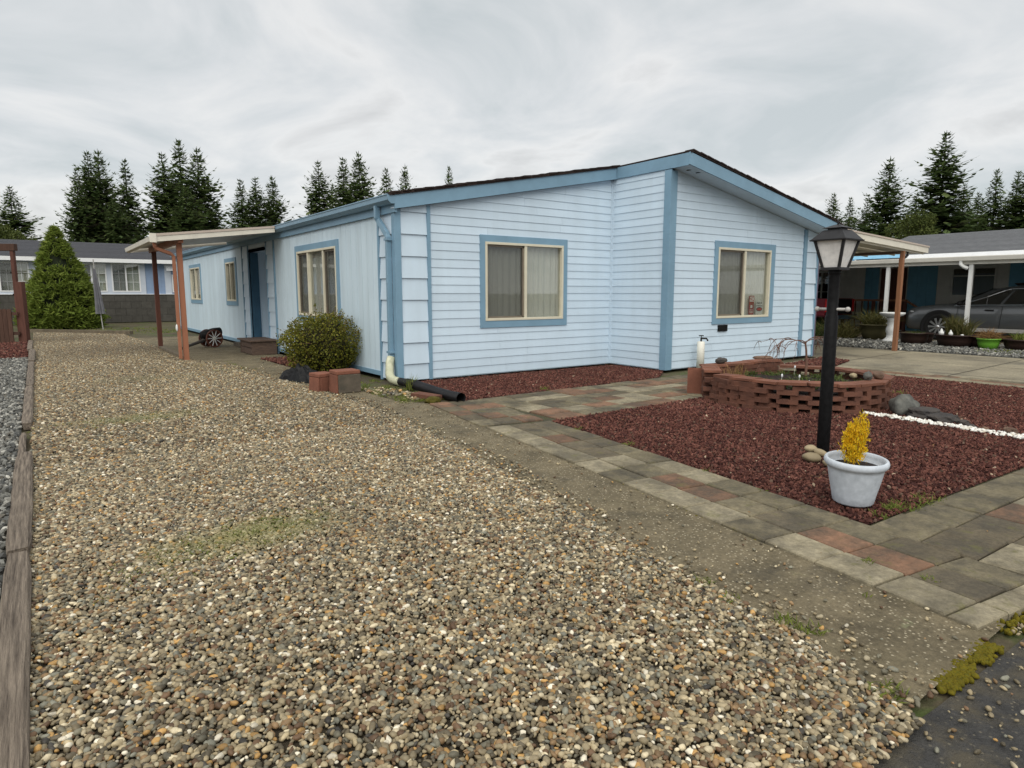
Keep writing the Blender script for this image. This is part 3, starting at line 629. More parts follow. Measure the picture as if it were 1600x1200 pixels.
# door recess: side walls, door, sill
rc = MB(); fbox(rc, lambda u, z, t: Vector((u, 7.68 + t, z)), .0, .95, .22, 2.2, .0, .05); fbox(rc, lambda u, z, t: Vector((u, 6.22 - t, z)), .09, .95, .22, 2.2, .0, .05)
fbox(rc, lambda u, z, t: Vector((u, z, t)), .0, .95, 6.2, 7.7, 2.2, 2.26); fbox(rc, lambda u, z, t: Vector((u, z, t)), .0, .95, 6.2, 7.7, .14, .22)
rc.build('porch_recess', M['paint'], HOME)
fbox(MB(), lambda u, z, t: Vector((u, 7.68 - t, z)), .02, .20, .225, 2.19, .002, .03).build('trim_board', M['dark_trim'], HOME)
dr = fbox(MB(), lambda u, z, t: Vector((.95 - t, u, z)), 6.24, 7.66, .225, 2.19, .0, .05).build('door', M['paint'], HOME)
MB().blob((.86, 6.45, 1.1), (.03, .03, .03), 2, 0).build('handle', M['brass'], dr, True)
tb_ = MB(); tb_.box(-.42, -.0, 5.75, 6.15, 0.0, .06); tb_.box(-.30, -.03, 7.72, 8.3, 0.0, .10); tb_.build('foundation_block', M['block'], HOME)
# windows: frame with trim, panes, mullions, screens, curtain behind
def curtain(parent, F, u0, u1, z0, z1, t, amp=.02, wl=.11, seed=0):
    b = MB(); n = max(8, int((u1-u0)/.012)); r = random.Random(seed); ph = 0; vs = []
    for i in range(n+1):
        u = u0 + (u1-u0)*i/n; ph += (u1-u0)/n/wl*2*math.pi*(.7 + .6*abs(math.sin(i*.05 + seed)))
        d = amp*math.sin(ph)
        vs += [F(u, z0, t+d), F(u, z1, t+d*.8)]
    b.add(vs, [(2*i, 2*i+2, 2*i+3, 2*i+1) for i in range(n)]); return b.build('curtain', M['curtain'], parent, True)
def window(F, op, tr, mull, screens=(), parent=HOME, fm='frame', curtains=True, seed=1, name='window', tm='trim', draw=None):
    u0, u1, z0, z1 = op; fw = .038
    b = MB()
    for q in ((u0, u1, z0, z0+fw), (u0, u1, z1-fw, z1), (u0, u0+fw, z0+fw, z1-fw), (u1-fw, u1, z0+fw, z1-fw)): fbox(b, F, *q, -.05, .034)
    wn = b.build(name, M[fm], parent, bevel=.004)
    if tr:
        a, c, d, e = tr      # left, right, bottom, top widths
        for q in ((u0-a, u1+c, z1, z1+e), (u0-a, u1+c, z0-d, z0), (u0-a, u0, z0, z1), (u1, u1+c, z0, z1)):
            fbox(MB(), F, *q, .001, .026).build('trim_board', M[tm], wn)
    ed = [u0+fw] + list(mull) + [u1-fw]
    for m_ in mull: fbox(MB(), F, m_-.024, m_+.024, z0+fw, z1-fw, -.04, .026).build('mullion', M[fm], wn)
    for i in range(len(ed)-1):
        a = ed[i] + (.024 if i else 0); c = ed[i+1] - (.024 if i < len(ed)-2 else 0)
        if i in screens:
            for q in ((a, c, z0+fw, z0+fw+.028), (a, c, z1-fw-.028, z1-fw), (a, a+.028, z0+fw, z1-fw), (c-.028, c, z0+fw, z1-fw)):
                fbox(MB(), F, *q, -.035, .004).build('sash', M['sash'], wn)
            MB().add([F(a, z0+fw, .0), F(c, z0+fw, .0), F(c, z1-fw, .0), F(a, z1-fw, .0)], [(0, 1, 2, 3)]).build('insect_screen', M['screen'], wn)
        fbox(MB(), F, a, c, z0+fw, z1-fw, -.024, -.020).build('pane', M['glass'], wn)
    if curtains:
        for q in (draw or [(u0, u1)]): curtain(wn, F, q[0], q[1], z0-.05, z1+.05, -.085, seed=seed)
    return wn
M['sash'] = mat('sash_bronze', (.20, .17, .13), .5)
window(F_front, OPEN_L, (.09, .085, .105, .10), [2.225], (0,), seed=1)
wR = window(F_bay, OPEN_R, (.095, .135, .10, .105), [6.125], (0,), seed=2)
window(F_side, OPEN_S1, (.11, .11, .10, .105), [2.80, 3.58], (0, 2), seed=3)
window(F_side, OPEN_S2, (.12, .12, .11, .10), [9.45], (), seed=4, curtains=False)
window(F_side, OPEN_S3, (.12, .12, .11, .10), [14.0], (), seed=5, curtains=False)
fbox(MB(), F_bay, 5.43, 5.68, .605, .715, .012, .035).build('vent', M['black'], HOME)
# roof: two slopes, fascias, soffit, shingle edge
TH = .03
def roof_slab(x0, x1, y0, y1, name='roof'):
    f = lambda x: (rz_l(x) if x <= RIDGE_X else rz_r(x)) + .215
    b = MB(); b.prism([(x0, f(x0)-TH), (x1, f(x1)-TH), (x1, f(x1)), (x0, f(x0))], y0, y1, lambda a, c, t: Vector((a, t, c)))
    return b.build(name, M['shingle'], HOME)
rl = roof_slab(-.14, RIDGE_X, -.135, LEN+.2); rr = roof_slab(RIDGE_X, W+.16, PY-.395, LEN+.2, 'roof')
rb = MB(); rb.prism([(RIDGE_X-.045, rz_l(RIDGE_X)+.17), (RIDGE_X, rz_l(RIDGE_X)+.18), (RIDGE_X, RZ+.215), (RIDGE_X-.045, RZ+.207)], PY-.395, -.136, lambda a, c, t: Vector((a, t, c))); rb.build('roof_edge', M['shingle'], HOME)
r = random.Random(3)
def shingles(par, xs, ycen, f):
    for x in xs:
        l = r.uniform(.13, .2); h = r.uniform(.012, .022); b = MB()
        z0 = f(x) + .003; z1 = f(x+l) + .003
        y0 = ycen - r.uniform(.008, .022); y1 = ycen + .16
        b.hull8([(x, y0, z0-r.uniform(0, .012)), (x+l, y0, z1-r.uniform(0, .012)), (x+l, y1, z1), (x, y1, z0)], [(x, y0, z0+h), (x+l, y0, z1+h*.6), (x+l, y1, z1+h*.6), (x, y1, z0+h)])
        b.build('shingle', M['shingle'], par)
fl = lambda x: rz_l(x)+.214; fr_ = lambda x: rz_r(x)+.214
shingles(rl, [-.12 + .17*i for i in range(25)], -.135, fl); shingles(rr, [RIDGE_X + .17*i for i in range(26)], PY-.395, fr_)
def fascia(x0, x1, y0, y1, f, z0=.0, z1=.183):
    b = MB(); b.prism([(x0, f(x0)+z0), (x1, f(x1)+z0), (x1, f(x1)+z1), (x0, f(x0)+z1)], y0, y1, lambda a, c, t: Vector((a, t, c))); return b.build('fascia', M['trim'], HOME)
fascia(-.06, RIDGE_X-.04, -.115, -.085, rz_l, .002)
b = MB(); b.box(RIDGE_X-.055, RIDGE_X-.028, PY-.06, -.116, RZ-.005, RZ+.178); b.build('fascia', M['trim'], HOME)
b = MB(); b.box(RIDGE_X-.057, RIDGE_X-.026, PY-.36, PY-.061, RZ-.007, RZ+.176); b.build('fascia', M['trim'], HOME)
fascia(RIDGE_X-.056, W+.12, PY-.385, PY-.361, lambda x: rz_r(x) if x > RIDGE_X else RZ, .002)
b = MB(); b.prism([(-.06, rz_l(-.06)+.012), (RIDGE_X-.06, rz_l(RIDGE_X-.06)+.012), (RIDGE_X-.06, rz_l(RIDGE_X-.06)+.03), (-.06, rz_l(-.06)+.03)], -.084, .02, lambda a, c, t: Vector((a, t, c))); b.build('soffit', M['paint'], HOME)
b = MB(); b.prism([(RIDGE_X-.025, RZ+.006), (W+.11, rz_r(W+.11)+.012), (W+.11, rz_r(W+.11)+.03), (RIDGE_X-.025, RZ+.03)], PY-.36, PY+.1, lambda a, c, t: Vector((a, t, c))); sf = b.build('soffit', M['paint'], HOME)
for dx in (.20, .36):
    x = RIDGE_X + dx; MB().lathe([(.045, -.004), (.045, .003)], 16, (x, PY-.20 - (.02 if dx > .3 else -.03), rz_r(x)+.006)).build('vent_hole', M['black'], sf)
# eave board and gutter on the long side
b = MB(); b.box(-.052, -.012, -.082, LEN, EZ-.05, EZ+.13); b.build('eave_board', M['trim'], HOME)
gp = [(-.055, EZ+.165), (-.055, EZ+.055), (-.115, EZ+.055), (-.165, EZ+.10), (-.168, EZ+.165), (-.158, EZ+.165), (-.155, EZ+.105), (-.11, EZ+.067), (-.067, EZ+.067), (-.067, EZ+.165)]
b = MB()
n = len(gp); vs = [(a, -.115, c) for a, c in gp] + [(a, LEN+.15, c) for a, c in gp]
b.add(vs, [(i, (i+1) % n, (i+1) % n+n, i+n) for i in range(n)])
b.add([(a, -.116, c) for a, c in gp[:5]], [(0, 1, 2, 3, 4)]); b.add([(a, LEN+.15, c) for a, c in gp[:5]], [(4, 3, 2, 1, 0)])
gut = b.build('gutter', M['gutter'], HOME)
b = MB(); b.tube([(-.168, -.112, EZ+.168), (-.168, LEN, EZ+.168)], .011, 6); b.build('gutter_lip', M['gutter'], gut)
# downspout: drops from the gutter, kicks back to the wall corner, runs down
ds = MB(); pth = [(-.11, .36, EZ+.07), (-.11, .36, EZ-.10), (-.10, .33, EZ-.13), (-.075, .13, EZ-.33), (-.07, .10, EZ-.37), (-.07, .10, 1.9), (-.07, .10, .33)]
ds.tube(pth, .052, 4, flat=(.75, 1.0)); dso = ds.build('downspout', M['gutter'], HOME, bevel=.006)
for z in (EZ-.42, .42): MB().box(-.114, -.03, .046, .154, z, z+.03).build('strap', M['gutter'], dso)
# far end downspout
ds = MB(); ds.tube([(-.10, LEN-.2, EZ+.06), (-.10, LEN-.2, .1)], .045, 4); ds.build('downspout', M['gutter'], HOME)
# interior so that the windows look into rooms
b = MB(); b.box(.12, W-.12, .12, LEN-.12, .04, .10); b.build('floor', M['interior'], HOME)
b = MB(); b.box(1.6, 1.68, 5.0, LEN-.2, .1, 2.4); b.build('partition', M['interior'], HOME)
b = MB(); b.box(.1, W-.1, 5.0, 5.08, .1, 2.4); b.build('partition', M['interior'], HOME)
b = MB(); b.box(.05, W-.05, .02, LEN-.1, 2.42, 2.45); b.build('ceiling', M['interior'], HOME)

# text as thin mesh
def text_mesh(txt, size):
    cu = bpy.data.curves.new('lettering', 'FONT'); cu.body = txt; cu.size = size; cu.align_x = 'CENTER'; cu.align_y = 'CENTER'; cu.extrude = .0006
    o = bpy.data.objects.new('lettering', cu); COL.objects.link(o); dg = bpy.context.evaluated_depsgraph_get()
    me = bpy.data.meshes.new_from_object(o.evaluated_get(dg)); bpy.data.objects.remove(o, do_unlink=True); return me
M['sign_red'] = mat('sign_red', (.36, .06, .045), .5); M['sign_white'] = mat('sign_white', (.72, .71, .66), .5); M['sign_black'] = mat('sign_black', (.02, .02, .02), .5)
def letters(parent, txt, size, loc, m):
    me = text_mesh(txt, size); me.materials.clear(); me.materials.append(m); return inst('lettering', me, parent, loc=loc, rot=(R(90), 0, 0))
sg = empty('warning_sign', (6.68, PY+.028, .875), 0, 'white warning sign with a red oval in the right front window', 'sign')
MB().box(-.105, .105, -.002, .002, 0, .25).build('board', M['sign_white'], sg)
letters(sg, 'AREA IS', .05, (0, -.003, .205), M['sign_black'])
MB().box(-.1, .1, -.004, -.002, .150, .160).build('rule', M['sign_black'], sg)
ov = MB(); ov.add([(.092*math.cos(a), -.0045, .095+.036*math.sin(a)) for a in [2*math.pi*i/28 for i in range(28)]], [tuple(range(28))]); ov.build('oval_border', M['sign_black'], sg)
ov = MB(); ov.add([(.08*math.cos(a), -.0055, .095+.026*math.sin(a)) for a in [2*math.pi*i/28 for i in range(28)]], [tuple(range(28))]); ov.build('oval', M['sign_red'], sg)
sg = empty('red_window_sign', (6.44, PY+.028, .875), 0, 'small red notice with white lettering beside the warning sign', 'sign')
MB().box(-.075, .075, -.002, .002, 0, .34).build('board', M['sign_red'], sg)
MB().box(-.06, .06, -.004, -.002, .235, .325).build('field', M['sign_white'], sg)
letters(sg, 'NO', .10, (0, -.005, .28), M['sign_red']); 
MB().box(-.03, .03, -.004, -.002, .12, .17).build('field', M['sign_white'], sg)
for z in (.03, .055, .08): MB().box(-.055, .055, -.004, -.002, z, z+.008).build('text_line', M['sign_white'], sg)
# ------------------------------------------------------------------ patio cover over the side door
PC = empty('patio_cover', (-1.85, 5.2, 0), 0, 'cream aluminium patio cover on terracotta posts beside the side door', 'patio cover')
def loc(p): return Vector(p) - Vector((-1.85, 5.2, 0))
def wprism(poly, y0, y1): b = MB(); b.prism(poly, y0, y1, lambda a, c, t: loc((a, t, c))); return b
zc = lambda x: 2.50 + (x + .17) * .125      # underside slope, falls away from the house
Y0, Y1, X0 = 4.98, 8.95, -2.22
for i in range(9):                           # the long roof pans, each its own sheet
    a = X0 + .02; c = -.175; y0 = Y0 + .03 + i*(Y1-Y0-.06)/9; y1 = y0 + (Y1-Y0-.06)/9 - .006
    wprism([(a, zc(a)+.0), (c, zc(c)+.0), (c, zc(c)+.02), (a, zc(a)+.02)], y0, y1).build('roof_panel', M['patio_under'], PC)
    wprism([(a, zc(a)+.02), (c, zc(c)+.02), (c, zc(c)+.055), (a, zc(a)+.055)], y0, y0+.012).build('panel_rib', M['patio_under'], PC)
for y0, y1 in ((Y0-.025, Y0), (Y1, Y1+.025)):
    wprism([(X0-.05, zc(X0)-.075), (-.175, zc(-.175)-.055), (-.175, zc(-.175)+.025), (X0-.05, zc(X0)+.02)], y0, y1).build('edge_fascia', M['patio_edge'], PC)
    wprism([(X0-.06, zc(X0)+.021), (-.175, zc(-.175)+.026), (-.175, zc(-.175)+.065), (X0-.06, zc(X0)+.065)], y0-.012, y1+.012).build('edge_cap', M['patio_cap'] if 'patio_cap' in M else M['patio_edge'], PC)
M['patio_cap'] = mat('aluminium_cap_pinkish', (.50, .42, .36), .45, .08, 4)
for o in PC.children:
    if o.name.startswith('edge_cap'): o.data.materials[0] = M['patio_cap']
gb = MB(); gq = [(X0-.06, zc(X0)-.08), (X0-.12, zc(X0)-.06), (X0-.13, zc(X0)+.02), (X0-.12, zc(X0)+.02), (X0-.108, zc(X0)-.05), (X0-.055, zc(X0)-.066), (X0-.05, zc(X0)+.02), (X0-.04, zc(X0)+.02), (X0-.045, zc(X0)-.08)]
gb.prism(gq, Y0-.02, Y1+.02, lambda a, c, t: loc((a, t, c))); gb.build('gutter', M['patio_edge'], PC)
cb = MB(); cb.prism([(X0-.14, zc(X0)-.088), (X0-.03, zc(X0)-.088), (X0-.03, zc(X0)+.07), (X0-.14, zc(X0)+.07)], Y0-.045, Y0-.021, lambda a, c, t: loc((a, t, c))); cb.build('gutter_end', M['patio_edge'], PC)
b = MB(); v0 = loc((-1.89, 5.02, zc(-1.85)-.115)); b.box(v0.x, v0.x+.085, v0.y, v0.y+3.85, v0.z, v0.z+.105); b.build('beam', M['post'], PC)
for (x, y) in ((-1.85, 5.24), (-1.85, 8.40)):
    v = loc((x, y, 0)); b = MB(); b.box(v.x-.045, v.x+.045, v.y-.045, v.y+.045, 0, zc(x)-.116); b.build('post', M['post'] if y < 6 else M['post_dark'], PC, bevel=.004)
    b = MB(); b.box(v.x-.06, v.x+.06, v.y-.06, v.y+.06, 0, .012); b.build('post_base', M['post'], PC)
dsp = MB(); dsp.tube([loc(p) for p in ((-2.28, 5.06, zc(X0)-.06), (-2.27, 5.06, zc(X0)-.15), (-2.24, 5.08, zc(X0)-.19), (-2.02, 5.16, zc(X0)-.26), (-1.96, 5.18, zc(X0)-.31), (-1.955, 5.19, 1.6), (-1.955, 5.19, .04))], .04, 4)
dsp.build('downspout', M['post'], PC, bevel=.005)
hc = MB(); hc.blob(loc((-1.99, 5.17, .62)), (.02, .03, .07), 2, .1); hc.build('hose_bib', M['white'], PC, True)
bb = MB(); b0 = loc((-1.9, 5.3, .02)); bb.box(b0.x, b0.x+.10, b0.y, b0.y+3.0, b0.z, b0.z+.05); bb.build('slab_edging', M['beam_old'], PC)

# ------------------------------------------------------------------ carport on the right side
CPR = empty('carport_cover', (11.38, -1.62, 0), 0, 'cream edged carport roof with brown posts on the right side of the home', 'carport')
def l2(p): return Vector(p) - Vector((11.38, -1.62, 0))
zr = lambda x: 2.36 - (x - 8.75) * .047
for i in range(14):
    y0 = -1.62 + i*.62; b = MB(); b.prism([(8.56, zr(8.56)), (12.4, zr(12.4)), (12.4, zr(12.4)+.018), (8.56, zr(8.56)+.018)], y0, y0+.60, lambda a, c, t: l2((a, t, c))); b.build('roof_panel', M['carport_pan'] if 'carport_pan' in M else M['patio_edge'], CPR)
    b = MB(); b.prism([(8.56, zr(8.56)-.055), (12.4, zr(12.4)-.055), (12.4, zr(12.4)-.001), (8.56, zr(8.56)-.001)], y0-.01, y0+.012, lambda a, c, t: l2((a, t, c))); b.build('panel_rib', M['patio_edge'], CPR)
b = MB(); b.prism([(8.70, zr(8.7)-.02), (12.48, zr(12.48)-.02), (12.48, zr(12.48)+.105), (8.70, zr(8.7)+.105)], -1.69, -1.65, lambda a, c, t: l2((a, t, c))); b.build('edge_fascia', M['patio_edge'], CPR)
b = MB(); b.prism([(8.70, zr(8.7)+.106), (12.50, zr(12.5)+.106), (12.50, zr(12.5)+.14), (8.70, zr(8.7)+.14)], -1.705, -1.635, lambda a, c, t: l2((a, t, c))); b.build('edge_cap', M['patio_cap'], CPR)
b = MB(); v = l2((12.41, -1.64, zr(12.4)-.02)); b.box(v.x, v.x+.10, v.y, v.y+8.6, v.z, v.z+.14); b.build('gutter', M['patio_edge'], CPR)
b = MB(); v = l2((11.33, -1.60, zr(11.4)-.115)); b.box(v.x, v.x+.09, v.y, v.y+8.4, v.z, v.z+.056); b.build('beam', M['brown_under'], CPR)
for y in (-1.62, 2.6, 6.6):
    v = l2((11.38, y, 0)); b = MB(); b.box(v.x-.028, v.x+.028, v.y-.045, v.y+.045, -.015, zr(11.4)-.056 if y < 0 else zr(11.4)-.116); b.build('post', M['post_brown'], CPR, bevel=.004)
    b = MB(); b.box(v.x-.06, v.x-.03, v.y-.04, v.y+.04, -.015, zr(11.4)-.21); b.build('post_facing', M['post_brown'], CPR)
b = MB(); v = l2((8.62, -1.60, 0)); b.box(v.x, v.x+.09, v.y, v.y+.09, -.015, 2.3); b.build('post', M['post_dark'], CPR, bevel=.004)
b = MB(); b.tube([l2(p) for p in ((11.62, -1.62, zr(11.6)-.06), (11.62, -1.62, zr(11.6)-.13), (11.53, -1.62, zr(11.6)-.18), (11.45, -1.62, zr(11.6)-.20))], .03, 6); b.build('downspout_elbow', M['black_plastic'], CPR)

# ------------------------------------------------------------------ lamp post
LP = empty('lamp_post', (.81, -5.73, 0), 0, 'black garden lamp post with four sided lantern rising from the red rock bed', 'lamp post')
b = MB(); b.lathe([(.047, 0), (.047, 1.08), (.040, 1.10), (.040, 1.40), (.046, 1.405), (.046, 1.43)], 20); b.build('post', M['black'], LP, True, bevel=.003)
b = MB(); b.tube([(0, -.105, 1.14), (0, .105, 1.14)], .011, 10); lr = b.build('ladder_rest', M['mast_grey'], LP, True)
for s_ in (-1, 1): MB().blob((0, s_*.118, 1.14), (.02, .02, .02), 2, 0).build('ball_end', M['mast_grey'], lr, True)
zb, zt, hb, ht = 1.452, 1.645, .062, .108
ln = MB(); ln.box(-hb-.012, hb+.012, -hb-.012, hb+.012, 1.43, zb); lan = ln.build('lantern', M['lamp_metal'], LP, bevel=.003)
cs = [(-1, -1), (1, -1), (1, 1), (-1, 1)]
for sx, sy in cs:
    e = .009; b = MB()
    q = lambda h, z: [(sx*h-e, sy*h-e, z), (sx*h+e, sy*h-e, z), (sx*h+e, sy*h+e, z), (sx*h-e, sy*h+e, z)]
    b.hull8(q(hb, zb), q(ht, zt)); b.build('corner_bar', M['lamp_metal'], lan)
for i in range(4):
    a, c = cs[i], cs[(i+1) % 4]; k = .96
    MB().add([(a[0]*hb*k, a[1]*hb*k, zb), (c[0]*hb*k, c[1]*hb*k, zb), (c[0]*ht*k, c[1]*ht*k, zt), (a[0]*ht*k, a[1]*ht*k, zt)], [(0, 1, 2, 3)]).build('glass_pane', M['lantern_glass'], lan)
MB().lathe([(.018, zb), (.018, zb+.05), (.03, zb+.08), (.032, zb+.11), (.0, zb+.145)], 14).build('bulb', M['white'], lan, True)
b = MB(); sq = lambda h, z: [(-h, -h, z), (h, -h, z), (h, h, z), (-h, h, z)]
b.hull8(sq(.136, zt), sq(.138, zt+.010)); b.hull8(sq(.131, zt+.0105), sq(.072, zt+.080)); b.build('lantern_roof', M['lamp_metal'], LP)
b = MB(); b.hull8(sq(.05, zt+.0825), sq(.05, zt+.094)); b.hull8(sq(.08, zt+.0945), sq(.012, zt+.122)); b.build('vent_cap', M['lamp_metal'], LP)
b = MB(); b.lathe([(.008, zt+.121), (.004, zt+.135), (.009, zt+.142), (.0, zt+.165)], 10); b.build('finial', M['lamp_metal'], LP, True)
for i, (x, y, sx, sy, sz, a, z) in enumerate(((.53, -5.80, .068, .045, .036, -.9, .045), (.62, -5.74, .05, .036, .030, -.6, .085), (.50, -5.96, .062, .04, .028, -.8, .035), (.60, -5.83, .055, .03, .026, -1.3, .075))):
    tag(MB().blob((0, 0, 0), (sx, sy, sz), 3, .12, 1.2, i).build('river_rock', M['rock_tan'], None, True, loc=(x, y, z), rot=(.1, .1*i, a)),
        ['largest flat tan river rock leaning near the lamp post foot', 'small yellowish river rock on top behind the flat tan one', 'greenish grey flat river rock nearest the white pot', 'slim tan river rock lying across the others at the post'][i], 'rock', 'river rocks at the foot of the lamp post')

# ------------------------------------------------------------------ white pot with golden conifer
PT = empty('flower_pot', (-.215, -6.475, .034), 0, 'pale grey plastic flower pot with rolled rim at the bed corner', 'pot')
b = MB(); b.lathe([(.0, -.005), (.118, -.005), (.124, .004), (.132, .05), (.152, .14), (.166, .215), (.17, .235), (.182, .24), (.190, .252), (.192, .268), (.186, .282), (.176, .287), (.168, .281), (.163, .262), (.158, .225)], 48)
b.build('pot_body', M['pot'], PT, True)
b = MB(); b.lathe([(.1585, .225), (.10, .236), (.0, .24)], 32); b.build('soil', M['soil'], PT, True)
PT.rotation_euler = (R(2), R(-2), 0); PT.scale = (.91, .91, .92)

# ------------------------------------------------------------------ brick planter
BL_ = []
PL = empty('brick_planter', (3.16, -4.10, 0), 0, 'curved red brick planter with open gaps between its stacked bricks', 'planter')
AX, AY = .94, .94; T0, T1 = R(-38), R(216)
def arc(t): return Vector((AX*math.cos(t), -AY*math.sin(t), 0))     # round the street side, right to left
def arc_pts(n=2000):
    pts = [arc(T0 + (T1-T0)*i/n) for i in range(n+1)]; s = [0]
    for i in range(n): s.append(s[-1] + (pts[i+1]-pts[i]).length)
    return pts, s
AP, AS = arc_pts()
def at_s(s):
    import bisect
    i = min(max(bisect.bisect(AS, s) - 1, 0), len(AS)-2); t = (s-AS[i])/(AS[i+1]-AS[i]); p = AP[i].lerp(AP[i+1], t); d = (AP[i+1]-AP[i]).normalized(); return p, d
def brick_mesh(l, wd, h, m, sd, name='brick'):
    b = MB(); r = random.Random(sd); j = lambda k: r.uniform(-k, k)
    q = lambda z: [(-l/2+j(.003), -wd/2+j(.003), z+j(.002)), (l/2+j(.003), -wd/2+j(.003), z+j(.002)), (l/2+j(.003), wd/2+j(.003), z+j(.002)), (-l/2+j(.003), wd/2+j(.003), z+j(.002))]
    b.hull8(q(0), q(h)); return b.mesh(name, m)
BM_ = [brick_mesh(.212, .10, .0475, M['brick'], i) for i in range(4)]
BC_ = [brick_mesh(.30, .20, .03, M['brick_lit'], 10+i, 'cap_brick') for i in range(4)]
BL_ += [brick_mesh(.30, .19, .052, M['brick'], 20+i) for i in range(3)]
r = random.Random(8); H_ = .0485; TOT = AS[-1]
for c in range(6):
    n = int(TOT/.305); off = .152 if c % 2 else 0
    for i in range(n+1):
        s = .1 + off + i*.305 + r.uniform(-.02, .02)
        if s > TOT-.05: continue
        tight = s > TOT - .75
        p, d = at_s(s); inst('brick', BM_[r.randrange(4)] if not tight else BL_[r.randrange(3)], PL, loc=(p.x + r.uniform(-.012, .012), p.y + r.uniform(-.012, .012), c*H_), rot=(r.uniform(-.015, .015), r.uniform(-.015, .015), math.atan2(d.y, d.x) + r.uniform(-.09, .09)))
for i in range(int(TOT/.275)+1):
    s = .08 + i*.275
    if s > TOT-.1: continue
    p, d = at_s(s); nin = Vector((-p.x, -p.y, 0)).normalized()*.045
    inst('cap_brick', BC_[r.randrange(4)], PL, loc=(p.x+nin.x, p.y+nin.y, 6*H_ + r.uniform(0, .01)), rot=(r.uniform(-.04, .04), r.uniform(-.04, .04), math.atan2(d.y, d.x) + r.uniform(-.22, .22)))
def straight(p0, p1, nc, cap=True):
    p0, p1 = Vector((*p0, 0)), Vector((*p1, 0)); d = (p1-p0); ln = d.length; d.normalize(); a = math.atan2(d.y, d.x); k = max(1, round(ln/.305))
    for c in range(nc):
        for i in range(k):
            p = p0 + d*((i+.5)*ln/k + (.06 if c % 2 else -.06)); inst('brick', BL_[r.randrange(3)], PL, loc=(p.x + r.uniform(-.006, .006), p.y + r.uniform(-.01, .01), c*.054), rot=(0, 0, a + r.uniform(-.03, .03)))
    if cap:
        for i in range(k):
            p = p0 + d*((i+.5)*ln/k); inst('cap_brick', BC_[r.randrange(4)], PL, loc=(p.x, p.y, nc*.054 + r.uniform(0, .008)), rot=(0, 0, a + r.uniform(-.1, .1)))
straight((-.78, .60), (-.42, .92), 6); straight((-.40, .98), (1.0, .91), 6)
b = MB(); b.lathe([(.0, .0), (.865, .0), (.865, .2), (.6, .235), (.0, .24)], 48); b.build('soil', M['soil'], PL)
tag(brick_obj := inst('leaning_paver', brick_mesh(.40, .055, .33, M['block_red'], 33, 'leaning_paver'), None, loc=(2.62, -3.20, .0), rot=(R(-6), 0, R(-52))), 'square reddish paver leaning against the left end of the brick planter', 'paver')
for i, (x, y, z, sx, sy, sz, m, lb) in enumerate(((3.02, -3.15, .40, .10, .05, .04, 'rock_dark', 'flat dark mossy stone lying on the left brick cap of the planter'),
        (3.16, -4.93, .37, .055, .045, .05, 'rock_grey', 'dark knobbly stone on the right front rim of the planter'),
        (3.36, -4.95, .365, .06, .05, .045, 'rock_brown', 'brown and white stone on the right front rim of the planter'),
        (3.15, -4.78, .36, .04, .035, .03, 'rock_tan', 'small pale stone behind the two rim stones of the planter'),
        (4.0, -3.12, .375, .14, .06, .03, 'rock_brown', 'long flat tan stone on the back wall of the planter'))):
    tag(MB().blob((0, 0, 0), (sx, sy, sz), 3, .3, 1.7, i+4).build('rim_stone', M[m], None, True, loc=(x, y, z), rot=(0, 0, i*.6)), lb, 'rock')
# boulders, dark rocks along the white stones
for i, (x, y, sx, sy, sz, a, m, lb) in enumerate(((3.20, -5.30, .17, .13, .13, .4, 'rock_grey', 'rounded grey boulder beside the brick planter'), (3.14, -5.52, .15, .10, .075, -1.0, 'rock_dark', 'black angular rock next to the grey boulder'),
        (3.06, -5.74, .14, .085, .06, -1.3, 'rock_dark', 'long dark rock trailing along the white stones'), (3.02, -5.92, .05, .04, .04, 0, 'rock_dark', 'small black stone at the end of the long dark rock'),
        (2.90, -6.02, .055, .04, .03, 1, 'rock_dark', 'dark stone set between the two white stone lines'), (2.87, -6.13, .045, .035, .03, 0, 'rock_brown', 'brown speckled stone between the white stone lines'),
        (2.90, -6.32, .075, .05, .045, .6, 'rock_brown', 'tan pointed stone among the white stones'), (2.84, -6.62, .11, .045, .03, 1.5, 'rock_grey', 'flat grey stone among the white stones near the frame edge'))):
    tag(MB().blob((0, 0, 0), (sx, sy, sz), 3, .38, 1.5, i+11).build('garden_rock', M[m], None, i == 0, loc=(x, y, sz*.62), rot=(0, 0, a)), lb, 'rock')

# ------------------------------------------------------------------ standpipe tap
FA = empty('garden_tap', (4.78, -1.46, 0), 0, 'white plastic standpipe with a dark garden tap before the right wall', 'tap')
MB().lathe([(.062, 0), (.062, .46), (.05, .47)], 20).build('pipe', M['pvc'], FA, True)
b = MB(); b.tube([(0, 0, .46), (0, 0, .53)], .014, 8); b.tube([(0, 0, .52), (.05, -.07, .52), (.06, -.09, .48)], .015, 8); tpo = b.build('faucet', M['brass'], FA)
b = MB(); b.tube([(-.035, .02, .565), (.035, -.02, .565)], .009, 6); b.tube([(0, 0, .53), (0, 0, .565)], .007, 6); b.build('handle', M['brass'], tpo)

